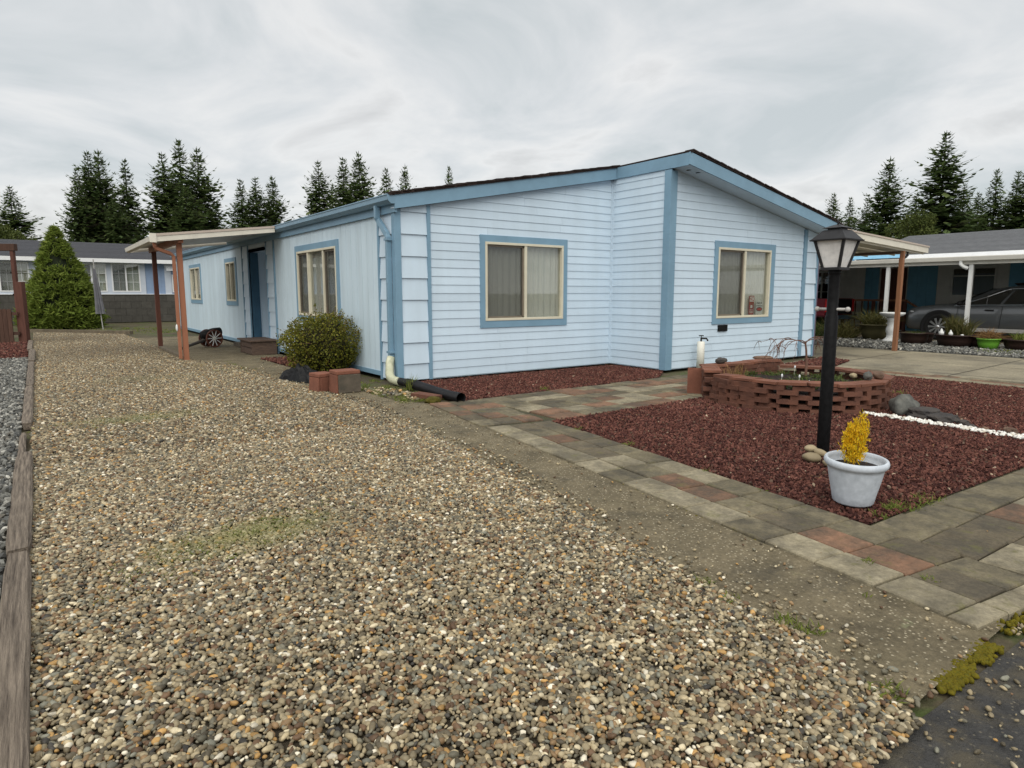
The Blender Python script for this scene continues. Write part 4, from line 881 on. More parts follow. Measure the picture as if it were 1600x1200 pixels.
# ------------------------------------------------------------------ downspout elbow, drain pipe, blocks, bag, brick
EL = empty('drain_pipe', (-.1, .08, 0), 0, 'cream elbow and black corrugated drain pipe at the house corner', 'pipe')
el = lambda p: Vector(p) - Vector((-.1, .08, 0))
MB().tube([el(p) for p in ((-.07, .10, .36), (-.10, .08, .30), (-.13, .04, .14), (-.135, .0, .09), (-.13, -.06, .062), (-.12, -.28, .055))], [.058, .06, .062, .064, .06, .056], 10).build('elbow', M['spout'], EL, True)
b = MB(); pts = []; rs = []
for i in range(110):
    t = i/109; pts.append(el((-.12 - .06*t, -.24 - 1.72*t, .06 + .01*math.sin(t*6)))); rs.append(.056 + (.007 if i % 2 else -.001) - (.008 if t < .14 else 0))
b.tube(pts, rs, 14, cap=False); b.tube(pts, [q-.007 for q in rs], 14, cap=False); b.build('corrugated_pipe', M['black_plastic'], EL, True)
for i, (x, y, a, sx, sy, sz, lb) in enumerate(((-.92, -.33, .02, .30, .26, .285, 'mossy concrete retaining block with reddish split face on the path edge'), (-1.12, -.05, .2, .22, .25, .235, 'smaller reddish retaining block behind the mossy block'))):
    B = empty('retaining_block', (x, y, 0), a, lb, 'block', 'retaining blocks on the path edge')
    b = MB(); b.box(-sx/2, sx/2, -sy/2, sy/2, 0, sz-.05); b.build('block_body', M['block'] if i == 0 else M['block_red'], B, bevel=.008)
    b = MB(); b.box(-sx/2-.02, sx/2-.001, -sy/2-.001 if i else -sy/2+.004, sy/2+.002, sz-.049, sz); b.build('block_lip', M['block_red'], B, bevel=.01)
    b = MB(); b.prism([(-sx/2-.035, 0), (-sx/2-.001, 0), (-sx/2-.001, sz-.052), (-sx/2-.02, sz-.052)], -sy/2+.01, sy/2-.01, lambda a_, c_, t_: Vector((a_, t_, c_))); b.build('split_face', M['block_red'], B, bevel=.006)
b = MB(); r = random.Random(4); N = 26; vs = []
for i in range(N+1):
    for j in range(N+1):
        u, v = i/N-.5, j/N-.5; d = max(0, 1 - (u*u+v*v)*4.2); x, y = u*.9, v*.42
        q = Vector((x*7, y*9, 3)); h = d**.6*(.07 + .07*abs(mnoise.noise(q)) + .05*abs(mnoise.noise(q*2.3)))
        vs.append((x + .03*mnoise.noise(q*1.3 + Vector((5, 0, 0))), y + .03*mnoise.noise(q*1.3 + Vector((0, 5, 0))), max(.004, h*2.0)))
b.add(vs, [(i*(N+1)+j, (i+1)*(N+1)+j, (i+1)*(N+1)+j+1, i*(N+1)+j+1) for i in range(N) for j in range(N)])
tag(b.build('plastic_sheet', M['bag'], None, False, loc=(-1.0, 1.15, 0), rot=(0, 0, R(112))), 'crumpled black plastic sheet heaped beside the round bush', 'plastic sheet')
tag(inst('loose_brick', brick_mesh(.42, .14, .06, M['brick'], 50, 'loose_brick'), None, .004, (-.36, -1.45, 0), (0, 0, R(-78))), 'single red brick lying on the grass by the drain pipe', 'brick')
tag(MB().blob((0, 0, 0), (.10, .08, .05), 3, .3, 2, 3).build('moss_clump', mat('moss_yellow', (.10, .085, .012), .95, .3, 20, bump=1, bscale=70), None, True, loc=(-.42, -1.72, .02)), 'yellowish moss clump at the end of the loose brick', 'moss')
# ------------------------------------------------------------------ wooden step and cannon wheel ornament
SB = empty('wooden_step', (-.30, 6.0, 0), 0, 'weathered wooden box step below the recessed side door', 'step')
MB().box(-.33, .24, -.52, .52, .275, .305).build('tread', M['box_wood'], SB, bevel=.003)
for y in (-.47, .43): MB().box(-.28, .22, y, y+.035, 0, .274).build('side_board', M['box_wood'], SB)
for i in range(2): MB().box(-.27, -.235, -.434, .429, .01+i*.135, .13+i*.135).build('riser_board', M['box_wood'], SB)
for i in range(2): MB().box(-.2, .20, -.458, -.436, .02+i*.12, .12+i*.12).build('cross_board', M['box_wood'], SB)
CN = empty('wheel_ornament', (-.78, 8.25, 0), R(20), 'dark garden cannon ornament with white spoked wheel on the patio', 'ornament'); CN.scale = (.8, .8, .8)
cm = MB(); cm.tube([(-.95, .0, .02), (-.3, .02, .2), (.05, .05, .33)], [.03, .05, .06], 8); cm.build('trail', M['rock_dark'], CN)
cm = MB(); cm.tube([(-.28, .06, .34), (.10, .06, .42), (.30, .06, .45)], [.12, .14, .12], 12); cm.build('barrel', M['black'], CN, True)
for k, y in enumerate((-.12, .26)):
    Mx = Matrix.Translation((0, y, .26)) @ Matrix.Rotation(R(90), 4, 'X')
    wb_ = MB(); wb_.lathe([(.225, -.02), (.26, -.02), (.26, .02), (.225, .02), (.225, -.02)], 28, M=Mx); wh = wb_.build('wheel', M['post_dark'], CN)
    for i in range(10):
        a = 2*math.pi*i/10; MB().tube([Mx @ Vector((.03*math.cos(a), .03*math.sin(a), 0)), Mx @ Vector((.226*math.cos(a), .226*math.sin(a), 0))], .011, 6).build('spoke', M['white'], wh)
    MB().lathe([(.04, -.035), (.04, .035)], 12, M=Mx).build('hub', M['white_dirty'], wh)
# ------------------------------------------------------------------ timber edging along the driveway
r = random.Random(12)
for i, (y0, y1, x0, x1, z, lb) in enumerate(((-8.0, -4.55, -4.285, -4.185, .045, 'grey weathered edging timber nearest the camera on the left'), (-4.53, -2.15, -4.29, -4.185, .05, 'second grey edging timber with split end along the gravel'),
        (-2.6, -1.15, -4.285, -4.235, .03, 'narrow broken strip of edging timber'), (-.75, 2.4, -4.28, -4.19, .045, 'grey edging timber past the rotten gap'), (2.42, 6.15, -4.275, -4.185, .05, 'long edging timber by the grey crushed stone'),
        (6.3, 9.2, -4.28, -4.17, .06, 'dark edging timber beside the fence bed'), (9.25, 12.6, -4.32, -4.22, .06, 'farthest edging timber reaching the fence'))):
    b = MB(); n = 14; sec = []
    for k in range(n+1):
        y = y0 + (y1-y0)*k/n; j = lambda s_: mnoise.noise(Vector((y*2.3, s_*7, i)))*.008
        e = .012 if k in (0, n) else 0
        sec.append([(x0+j(1)+e, y, -.02), (x1+j(2)-e, y, -.02), (x1+j(2)-e, y, z-.012+j(3)), (x1-.014+j(4), y, z+j(5)), (x0+.012+j(6), y, z+j(7)), (x0+j(1)+e, y, z-.012+j(8))])
    for q in sec: b.v += q
    for k in range(n):
        for m_ in range(6): b.f.append((k*6+m_, k*6+(m_+1) % 6, (k+1)*6+(m_+1) % 6, (k+1)*6+m_))
    b.f += [tuple(range(6))[::-1], tuple(n*6+q for q in range(6))]
    tag(b.build('edging_timber', M['timber'], None), lb, 'timber', 'timbers edging the gravel driveway')
bb = MB(); a = Vector((-4.3, 18.15, 0)); c = Vector((-1.75, 15.0, 0)); d = (c-a).normalized(); nn = Vector((-d.y, d.x, 0))*.07
bb.hull8([a-nn, c-nn, c+nn, a+nn], [q + Vector((0, 0, .1)) for q in (a-nn, c-nn, c+nn, a+nn)])
tag(bb.build('old_beam', M['beam_old'], None), 'old wooden beam on the ground at the far end of the driveway', 'beam')

# ------------------------------------------------------------------ brown fence with arbor post at the left
FN = empty('wooden_fence', (-4.9, 12.85, 0), R(-35), 'low dark brown board fence at the left end of the driveway', 'fence')
for i in range(11):
    x = -.9 + i*.115; h = .86 + r.uniform(-.02, .02)
    if x > .5: continue
    b = MB(); b.prism([(x, 0.02), (x+.107, .02), (x+.107, h-.03), (x+.08, h), (x+.027, h), (x, h-.03)], -.01, .012, lambda a_, c_, t_: Vector((a_, t_, c_))); b.build('fence_board', M['wood_dark'], FN)
for z in (.2, .7): MB().box(-.95, .5, .013, .05, z, z+.08).build('rail', M['wood_dark'], FN)
GP = empty('gate_post', (-4.36, 12.66, 0), R(-35), 'reddish brown gate post with a tall thin pole at the driveway edge', 'post')
MB().box(-.07, .07, -.07, .07, 0, 1.55).build('post', M['wood_red'], GP, bevel=.006)
MB().box(-.16, -.075, -.045, .045, 0, 2.32).build('pole', M['wood_red'], GP, bevel=.005)
for z in (1.2, 1.75): MB().box(-.2, -.161, -.03, .03, z, z+.05).build('hinge', M['black'], GP)
MB().box(-1.3, -.02, -.06, .06, 2.325, 2.5).build('top_beam', M['wood_dark'], GP, bevel=.006)

# ------------------------------------------------------------------ neighbour beyond the driveway end
NL = empty('far_mobile_home', (-2, 25, 0), 0, 'pale blue mobile home with charcoal roof and block skirting behind the driveway', 'house')
M['nl_wall'] = mat('neighbour_blue_siding', (.25, .34, .50), .6, .08, 3, bump=.1)
M['nl_light'] = mat('neighbour_pale_panel', (.55, .60, .68), .6, .05, 3)
M['skirt'] = mat('grey_block_skirting', (.085, .08, .07), .9, .15, 6, bump=.3, bscale=30, rnd=.12)
M['blind'] = mat('window_blind', (.62, .60, .50), .8, .06, 10)
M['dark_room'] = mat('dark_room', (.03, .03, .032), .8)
nl = lambda x, y, z: Vector((x+2, y-25, z))
def nbox(x0, x1, y0, y1, z0, z1, name, m, par, bev=0):
    b = MB(); b.box(x0+2, x1+2, y0-25, y1-25, z0, z1); return b.build(name, m, par, bevel=bev)
OPN = [(-5.2, -4.2, 1.32, 2.52), (-2.62, -1.52, 1.32, 2.52), (-1.34, -.25, 1.32, 2.55), (1.0, 1.6, 1.3, 2.1)]
Fn = lambda u, z, t: Vector((u+2, -t, z))
def core2(name, F, poly, holes, thick, m, parent):
    return wall_core(name, F, poly, holes, thick, m, parent)
nw = core2('wall', Fn, [(-9.5, 1.2), (7, 1.2), (7, 2.72), (-9.5, 2.72)], OPN, .1, M['nl_wall'], NL)
for i in range(54):
    x = -9.5 + i*.305
    if any(o_[0]-.32 < x < o_[1]+.02 for o_ in OPN): continue
    nbox(x+.006, x+.299, 24.985, 24.999, 1.22, 2.7, 'siding_board', M['nl_wall'], nw)
for x0, x1 in ((-2.85, -.05), (.72, .98), (-5.5, -3.9)):
    for q in rects_minus(x0, x1, 1.21, 2.71, OPN): nbox(q[0], q[1], 24.96, 24.984, q[2], q[3], 'window_surround', M['nl_light'], nw)
for k in range(4):
    for i in range(42):
        x = -9.6 + i*.405 + (.2 if k % 2 else 0)
        nbox(x, x+.397, 24.93 + r.uniform(-.004, .004), 25.1, k*.302+.0, k*.302+.294, 'skirting_block', M['skirt'], NL)
nbox(-9.6, 7.1, 24.955, 25.09, -.02, 1.205, 'skirting_core', M['skirt'], NL)
nbox(-9.6, 7.1, 24.90, 25.1, 1.206, 1.232, 'ledge', M['white_frame'], NL)
def gwin(op, grid, blind, right_dark=False):
    u0, u1, z0, z1 = op; b = MB(); fw = .05
    for q in ((u0, u1, z0, z0+fw), (u0, u1, z1-fw, z1), (u0, u0+fw, z0+fw, z1-fw), (u1-fw, u1, z0+fw, z1-fw)): fbox(b, Fn, *q, -.05, .06)
    wn = b.build('window', M['white_frame'], NL); um = (u0+u1)/2
    fbox(MB(), Fn, um-.03, um+.03, z0+fw, z1-fw, -.04, .05).build('mullion', M['white_frame'], wn)
    for a, c, k in ((u0+fw, um-.03, 0), (um+.03, u1-fw, 1)):
        fbox(MB(), Fn, a, c, z0+fw, z1-fw, -.02, -.016).build('pane', M['glass'], wn)
        if grid:
            for j in (1, 2): fbox(MB(), Fn, a, c, z0+fw+(z1-z0-2*fw)*j/3-.008, z0+fw+(z1-z0-2*fw)*j/3+.008, -.012, .0).build('grid_bar', M['white_frame'], wn)
            fbox(MB(), Fn, (a+c)/2-.008, (a+c)/2+.008, z0+fw, z1-fw, -.012, .0).build('grid_bar', M['white_frame'], wn)
        if blind: fbox(MB(), Fn, a-.02, c+.02, z0, z1, -.09, -.08).build('blind', M['blind'] if k else M['curtain'], wn)
        if k == 0 and blind: MB().add([Fn(a, z0+fw, .004), Fn(c, z0+fw, .004), Fn(c, z1-fw, .004), Fn(a, z1-fw, .004)], [(0, 1, 2, 3)]).build('insect_screen', M['screen'], wn)
for k, o_ in enumerate(OPN): gwin(o_, k in (1, 2, 0), k != 3)
aw = empty('window_awning', (1.3, 24.9, 2.3), 0, 'small white slatted metal awning over the dark end window', 'awning')
for i in range(6): 
    b = MB(); b.hull8([(-.55, -.05-i*.06, .24-i*.055), (.45, -.05-i*.06, .24-i*.055), (.45, .005-i*.06, .245-i*.055), (-.55, .005-i*.06, .245-i*.055)], [(-.55, -.05-i*.06, .262-i*.055), (.45, -.05-i*.06, .262-i*.055), (.45, .005-i*.06, .267-i*.055), (-.55, .005-i*.06, .267-i*.055)]); b.build('slat', M['white_frame'], aw)
b = MB(); b.prism([(24.55, 2.72), (28.6, 3.62), (32.6, 2.72), (32.6, 2.69), (28.6, 3.58), (24.55, 2.69)], -9.9, 7.3, lambda a_, c_, t_: nl(t_, a_, c_)); rfn = b.build('roof', M['shingle_dark'], NL)
for k in range(20):
    y = 24.56 + k*.2; z = 2.725 + (y-24.55)*.9/4.05
    b = MB(); b.hull8([nl(-9.9, y, z), nl(7.3, y, z), nl(7.3, y+.22, z+.05), nl(-9.9, y+.22, z+.05)], [nl(-9.9, y, z+.012), nl(7.3, y, z+.012), nl(7.3, y+.22, z+.052), nl(-9.9, y+.22, z+.052)]); b.build('shingle_course', M['shingle_dark'], rfn)
nbox(-9.9, 7.3, 24.48, 24.54, 2.56, 2.72, 'fascia', M['white_frame'], NL)
nbox(-9.9, 7.3, 24.54, 25.0, 2.68, 2.70, 'soffit', M['white_frame'], NL)
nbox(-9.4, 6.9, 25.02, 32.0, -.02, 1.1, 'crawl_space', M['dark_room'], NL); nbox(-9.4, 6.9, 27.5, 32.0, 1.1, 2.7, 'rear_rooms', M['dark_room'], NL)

# ------------------------------------------------------------------ neighbour on the right with carport
NR = empty('neighbour_home', (19.5, 0, 0), 0, 'blue and white mobile home with grey shingle roof behind a white carport', 'house')
M['nr_blue'] = mat('neighbour_teal_blue', (.15, .36, .50), .6, .08, 3); M['nr_white'] = mat('neighbour_off_white', (.62, .62, .58), .7, .08, 3)
Fr = lambda u, z, t: Vector((-t, u, z))
OPR = [(-.82, .38, 1.17, 2.06), (4.05, 5.2, .95, 2.05), (1.7, 2.55, .05, 2.1)]
nrw = wall_core('wall', Fr, [(-9, .0), (12, .0), (12, 2.5), (-9, 2.5)], OPR, .1, M['nr_white'], NR)
for u0, u1 in ((.78, 1.66), (2.58, 3.05), (-3.2, -1.15), (5.6, 6.6)):
    n = max(1, round((u1-u0)/.3))
    for i in range(n): fbox(MB(), Fr, u0+(u1-u0)*i/n+.003, u0+(u1-u0)*(i+1)/n-.003, .02, 2.48, .001, .02).build('siding_board', M['nr_blue'], nrw)
for u0, u1 in ((.40, .775), (-1.14, -.84), (3.06, 4.0), (5.25, 5.58), (-.84, .40)):
    n = max(1, round((u1-u0)/.3))
    for i in range(n):
        for q in rects_minus(u0+(u1-u0)*i/n+.003, u0+(u1-u0)*(i+1)/n-.003, .02, 2.48, OPR): fbox(MB(), Fr, *q, .001, .018).build('siding_board', M['nr_white'], nrw)
for op in OPR[:2]:
    u0, u1, z0, z1 = op; b = MB()
    for q in ((u0, u1, z0, z0+.04), (u0, u1, z1-.04, z1), (u0, u0+.04, z0+.04, z1-.04), (u1-.04, u1, z0+.04, z1-.04)): fbox(b, Fr, *q, -.05, .03)
    wn = b.build('window', M['nr_white'], NR)
    fbox(MB(), Fr, (u0+u1)/2-.02, (u0+u1)/2+.02, z0+.04, z1-.04, -.04, .02).build('mullion', M['nr_white'], wn)
    fbox(MB(), Fr, u0+.04, u1-.04, z1-.28, z1-.25, -.015, .0).build('rail', M['nr_white'], wn)
    if u0 > 3:
        for z in (1.3, 1.65): fbox(MB(), Fr, u0+.04, u1-.04, z, z+.02, -.015, .0).build('grid_bar', M['nr_white'], wn)
    fbox(MB(), Fr, u0+.04, u1-.04, z0+.04, z1-.04, -.025, -.02).build('pane', M['glass'], wn)
fbox(MB(), Fr, *OPR[2], -.09, -.05).build('door', M['post_dark'], NR)
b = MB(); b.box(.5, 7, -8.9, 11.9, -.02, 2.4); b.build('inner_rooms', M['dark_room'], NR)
b = MB(); b.prism([(-.35, 2.50), (3.6, 3.42), (7.5, 2.5), (7.5, 2.46), (3.6, 3.37), (-.35, 2.46)], -9.3, 3.25, lambda a_, c_, t_: Vector((a_, t_, c_))); rfn = b.build('roof', M['shingle_grey'], NR)
for k in range(19):
    x = -.34 + k*.205; z = 2.503 + (x+.35)*.92/3.95
    b = MB(); b.hull8([Vector(q) for q in ((x, -9.3, z), (x, 3.25, z), (x+.22, 3.25, z+.05), (x+.22, -9.3, z+.05))], [Vector(q) for q in ((x, -9.3, z+.014), (x, 3.25, z+.014), (x+.22, 3.25, z+.054), (x+.22, -9.3, z+.054))]); b.build('shingle_course', M['shingle_grey'], rfn)
b = MB(); b.box(-.40, -.352, -9.3, 1.74, 2.34, 2.5); b.build('fascia', M['white_frame'], NR)
b = MB(); b.prism([(-.3, 2.3), (3.6, 3.30), (7.5, 2.3)], 3.0, 3.1, lambda a_, c_, t_: Vector((a_, t_, c_))); b.build('gable', M['nr_white'], NR)
b = MB(); b.prism([(-.36, 2.28), (3.6, 3.20), (3.6, 3.40), (-.36, 2.47)], 3.252, 3.30, lambda a_, c_, t_: Vector((a_, t_, c_))); b.build('rake_board', M['white_frame'], NR)
b = MB(); b.prism([(-.2, 2.44), (4, 2.62), (8, 2.44), (8, 2.38), (-.2, 2.38)], 3.31, 12.3, lambda a_, c_, t_: Vector((a_, t_, c_))); b.build('low_roof', mat('blue_metal_roof', (.16, .42, .66), .5, .1, 2), NR)
b = MB(); b.box(-.47, -.42, 1.75, 12.3, 2.42, 2.80); b.build('blue_fascia', mat('sky_blue_paint', (.28, .56, .78), .5, .1, 2), NR)
CP = empty('neighbour_carport', (15, 0, 0), 0, 'white neighbouring carport with gutter and white posts over the parked cars', 'carport')
for i in range(16):
    y = -9 + i*1.3; b = MB(); b.prism([(-.05, 2.13), (4.45, 2.30), (4.45, 2.32), (-.05, 2.15)], y, y+1.29, lambda a_, c_, t_: Vector((a_, t_, c_))); b.build('roof_panel', M['white_frame'], CP)
b = MB(); b.prism([(-.17, 2.07), (-.05, 2.05), (-.05, 2.18), (-.06, 2.18), (-.065, 2.065), (-.155, 2.085), (-.175, 2.16), (-.19, 2.16)], -9, 11.7, lambda a_, c_, t_: Vector((a_, t_, c_))); b.build('gutter', M['gutter_white'], CP)
b = MB(); b.box(-.05, .0, -9, 11.7, 1.98, 2.128); b.build('beam', M['gutter_white'], CP)
for y in (-6.2, -1.70, .28, 3.1, 7): 
    b = MB(); b.box(-.03, .05, y-.045, y+.045, -.02, 1.98); b.build('post', M['white'], CP, bevel=.004)
b = MB(); b.tube([(-.12, -1.50, 2.07), (-.12, -1.50, 1.98), (-.09, -1.56, 1.92), (-.05, -1.64, 1.88)], .045, 8); b.build('downspout_elbow', M['white'], CP)
# star on the blue wall
st = MB(); pts = []
for i in range(10):
    a = math.pi/2 + i*math.pi/5; rr_ = .34 if i % 2 == 0 else .14; pts.append((rr_*math.cos(a), rr_*math.sin(a)))
n = 10; vs = [(0, -.09, 0)] + [(x, 0, z) for x, z in pts] + [(x, .012, z) for x, z in pts] + [(0, .012, 0)]
st.add(vs, [(0, i+1, (i+1) % n+1) for i in range(n)] + [(i+1, i+11, (i+1) % n+11, (i+1) % n+1) for i in range(n)] + [(21, (i+1) % n+11, i+11) for i in range(n)])
tag(st.build('barn_star', M['rock_dark'], None, loc=(19.46, -1.62, 1.45), rot=(0, 0, R(-90))), 'dark metal star hanging on the neighbouring blue wall above the car', 'star')
# ------------------------------------------------------------------ vegetation
def rv(r, k=1.): return Vector((r.gauss(0, k), r.gauss(0, k), r.gauss(0, k)))
def leaf_obj(name, b, m, parent, seed, smooth=False):
    me = b.mesh(name, m, smooth); face_rnd(me, random.Random(seed)); return inst(name, me, parent)
M['needle'] = leaf_mat('conifer_needles', (.066, .104, .040), (.10, .145, .05), (.135, .175, .06), .7, .35, .25)
M['needle_olive'] = leaf_mat('olive_foliage', (.045, .062, .014), (.065, .085, .018), (.09, .105, .024), .7, .15, .3)
M['spruce'] = leaf_mat('dwarf_spruce_needles', (.095, .135, .02), (.14, .19, .03), (.20, .24, .045), .7, .2, 1.5)
M['bush'] = leaf_mat('boxwood_leaves', (.068, .080, .011), (.135, .140, .017), (.22, .19, .024), .5, .2, 4)
M['gold'] = leaf_mat('golden_conifer', (.66, .40, .015), (.85, .56, .02), (.50, .45, .03), .6, .35, 12)
M['shrub'] = leaf_mat('green_shrub', (.035, .06, .015), (.07, .10, .025), (.12, .13, .04), .6, .2, 3)
M['grass'] = leaf_mat('weed_grass', (.10, .14, .025), (.17, .205, .04), (.24, .24, .08), .7, .3, 6)
M['dry'] = leaf_mat('dry_stems', (.17, .10, .045), (.26, .15, .06), (.32, .20, .09), .8, .2, 6)
M['fern'] = leaf_mat('olive_sprays', (.06, .065, .018), (.10, .10, .03), (.15, .12, .05), .7, .2, 4)
M['moss'] = leaf_mat('yellow_moss', (.085, .068, .005), (.14, .112, .007), (.09, .09, .01), .9, .1, 20)

def conifer(seed, H=16., Wd=3.2, dens=1., bare=.12, up=.35):
    r = random.Random(seed); b = MB(); t = MB()
    t.tube([(0, 0, 0), (0, 0, H*.5), (0, 0, H)], [H*.012, H*.007, .015], 7)
    z = H*.03; lv = 0
    while z < H*.985:
        f = z/H; L = Wd*(1-f)**.85*(.78 + .35*r.random()) + .12
        if f > 1-bare: L *= .75
        nb = 5 if f > .8 else 7; ph = r.random()*6.28
        for k in range(nb):
            a = ph + 2*math.pi*k/nb + r.uniform(-.25, .25); l = L*r.uniform(.5, 1.18); u = Vector((math.cos(a), math.sin(a), 0)); s_ = Vector((-u.y, u.x, 0))
            zj = z + r.uniform(-.016, .016)*H*(1-f*.6); dr = -.12 + .35*f + r.uniform(-.12, .12); ns = max(3, int(l/.30)); pts = []
            for i in range(ns+1):
                q = i/ns; pts.append(u*(l*q) + Vector((0, 0, zj + l*(dr*q - .22*math.sin(q*2.4)*(1-f) + up*q*q*(.3+f)))))
            t.tube([pts[0], pts[-1]], [.012*l+.01, .006], 3, cap=False)
            for i in range(ns):
                p = pts[i].lerp(pts[i+1], r.random()); q = (i+.5)/ns; d = (pts[i+1]-pts[i]).normalized()
                tw = (.42 + .20*l)*(1.15-q*.7)*r.uniform(.7, 1.25)*(1 if f < .7 else 1-.9*(f-.7))
                for sd in (-1, 1):
                    if r.random() > dens*(.94 if f < 1-bare else .6): continue
                    e = p + (d*r.uniform(.4, .9) + s_*sd*r.uniform(.3, .95))*tw + Vector((0, 0, -tw*r.uniform(.02, .42)*(1-f*.8)))
                    w_ = (e-p).cross(Vector((0, 0, 1))).normalized()*tw*r.uniform(.24, .42)*(1 if f < .75 else .7) + Vector((0, 0, r.uniform(-.12, .12)*tw))
                    mid = p.lerp(e, .45); b.add([p, mid-w_, e, mid+w_], [(0, 1, 2, 3)])
                if r.random() < .8*dens:
                    e = p + d*tw*.7 + Vector((0, 0, -tw*r.uniform(.3, .7)*(1-f))) ; w_ = s_*tw*.34; mid = p.lerp(e, .5); b.add([p, mid-w_, e, mid+w_], [(0, 1, 2, 3)])
            e = pts[-1] + (pts[-1]-pts[-2]).normalized()*.3; w_ = s_*.06; b.add([pts[-1]-w_, e, pts[-1]+w_], [(0, 1, 2)])
        z += H*(.0185 if f < .75 else .023)*r.uniform(.8, 1.2)
    for k in range(int(900*dens)):      # inner sprays near the stem
        f = r.random()**1.1*.93; a = r.random()*6.283; q = Wd*(1-f)**.85*.62*math.sqrt(r.random()); c = Vector((q*math.cos(a), q*math.sin(a), f*H))
        d = Vector((math.cos(a), math.sin(a), r.uniform(-.9, .3))); l = (.3 + .75*(1-f))*r.uniform(.6, 1.2); w_ = Vector((-d.y, d.x, r.uniform(-.3, .3)))*l*.38; b.add([c, c+d*l*.5-w_, c+d*l, c+d*l*.5+w_], [(0, 1, 2, 3)])
    cm = b.mesh('crown', M['needle']); face_rnd(cm, r); return cm, t.mesh('trunk', M['bark'])
CON = [conifer(1, 16, 4.6, 1.0), conifer(2, 16, 3.9, .95, .22, .5), conifer(3, 16, 5.2, 1.0, .1), conifer(4, 16, 3.8, .8, .3, .55), conifer(5, 16, 4.4, .9, .2, .6)]
FW = Vector((math.cos(R(AZ)), math.sin(R(AZ)), 0)); RT = Vector((math.sin(R(AZ)), -math.cos(R(AZ)), 0))
def ray_ground(px, D): 
    t_ = (px-800)/1014.886*math.cos(R(7.956)); v = (FW + RT*t_).normalized(); p = CAM + v*D; return Vector((p.x, p.y, 0)), v
def top_z(px, py, D):
    th = R(7.956); f = 1014.886
    d = FW*math.cos(th) - Vector((0, 0, math.sin(th))) + RT*((px-800)/f) + (Vector((0, 0, math.cos(th))) + FW*math.sin(th))*((600-py)/f)
    return CAM.z + D*d.z/math.hypot(d.x, d.y)
TREES = [(32, 290, 80, 2, 1.35, 'lone broad fir at the far left edge behind the charcoal roof'), (155, 236, 90, 0, 1.15, 'tall dense fir left of the twin tops behind the clipped spruce'), (171, 234, 92, 4, 1.2, 'tall fir directly right of the left twin top'),
    (135, 262, 88, 2, .8, 'shorter fir leaning out at the left of the first group'), (211, 250, 95, 1, 1.15, 'slim pointed fir standing between the two big left groups'), (190, 300, 86, 0, 1.1, 'low filler fir between the twin tops and the slim fir'),
    (268, 238, 85, 0, 1.2, 'left dense fir of the group above the patio cover'), (295, 220, 88, 3, 1.3, 'tallest thin topped fir above the patio cover'), (322, 230, 90, 4, 1.25, 'right fir with open upswept branches above the patio cover'), (300, 290, 82, 2, 1.3, 'bushy dark fir filling the group above the patio cover'), (345, 320, 95, 1, 1.2, 'small fir at the right foot of the patio cover group'),
    (385, 280, 100, 1, 1.3, 'left of the three small firs over the gutter'), (408, 276, 102, 0, 1.2, 'middle of the three small firs over the gutter'), (434, 274, 104, 4, 1.2, 'right of the three small firs over the gutter'),
    (505, 250, 90, 0, 1.15, 'left fir of the group above the long eave'), (543, 246, 94, 1, 1.3, 'middle fir of the group above the long eave'), (567, 236, 90, 4, 1.2, 'tallest fir of the group above the long eave'), (525, 285, 88, 2, .9, 'low fir filling the group above the long eave'),
    (608, 263, 100, 3, 1.2, 'small fir just left of the roof corner'), (637, 256, 102, 4, .9, 'small fir tip above the roof corner'), (704, 260, 105, 3, .9, 'single fir tip showing over the front rake'),
    (1293, 301, 90, 2, 1.1, 'low broad fir behind the right end of the roof'), (1319, 308, 95, 1, 1.1, 'small slim fir right of the roof end'), (1375, 245, 85, 4, 1.25, 'tall open fir behind the right carport'), (1457, 206, 80, 0, 1.35, 'tallest broad fir above the grey neighbouring roof'),
    (1492, 286, 85, 2, 1.0, 'shorter fir at the right shoulder of the tallest fir'), (1540, 266, 88, 3, 1.25, 'thin fir above the grey neighbouring roof near the right edge'), (1572, 268, 86, 1, 1.2, 'dense fir second from the right edge'), (1594, 250, 84, 0, 1.3, 'tall dark fir cut by the right edge'), (1420, 300, 92, 2, 1.2, 'filler fir between the two tall right firs'), (1345, 310, 90, 0, 1.1, 'filler fir left of the tall open fir'), (1515, 300, 92, 2, 1.2, 'filler fir below the thin fir on the right'), (1630, 270, 84, 2, 1.2, 'fir just past the right edge')]
r = random.Random(77)
for i, (px, py, D, v, ws_, lb) in enumerate(TREES):
    p, _ = ray_ground(px, D); h = top_z(px, py, D); s_ = h/16.
    T = empty('fir_tree', p, r.random()*6.28, lb, 'tree', 'firs on the skyline'); T.scale = (s_*ws_, s_*ws_, s_)
    inst('trunk', CON[v][1], T); inst('crown', CON[v][0], T)

def crown_tree(name, px, py, D, w_, m, seed, lb, n=900, base=.15):
    p, _ = ray_ground(px, D); h = top_z(px, py, D); r = random.Random(seed); T = empty(name, p, 0, lb, 'tree', 'rounded trees on the skyline')
    t = MB(); t.tube([(0, 0, 0), (.1, 0, h*.5), (0, .1, h*.85)], [.16, .1, .03], 7)
    cl = []
    for k in range(26):
        a = r.random()*6.28; f = r.random(); rr = w_*math.sqrt(r.random())*(1-abs(f-.4)*.9); c = Vector((rr*math.cos(a), rr*math.sin(a), h*(base + (1-base)*f*.93))); cl.append(c)
        t.tube([(0, 0, h*.35), c], [.05, .015], 4, cap=False)
    b = MB()
    for c in cl:
        for q in range(n//26):
            d = rv(r, 1).normalized()*w_*.36*(.6 + .4*r.random()); p_ = c + d; a1 = rv(r).normalized()*w_*.045; a2 = rv(r).normalized()*w_*.035; b.add([p_-a1, p_+a2, p_+a1, p_-a2], [(0, 1, 2, 3)])
    t.build('trunk', M['bark'], T); leaf_obj('crown', b, m, T, seed)
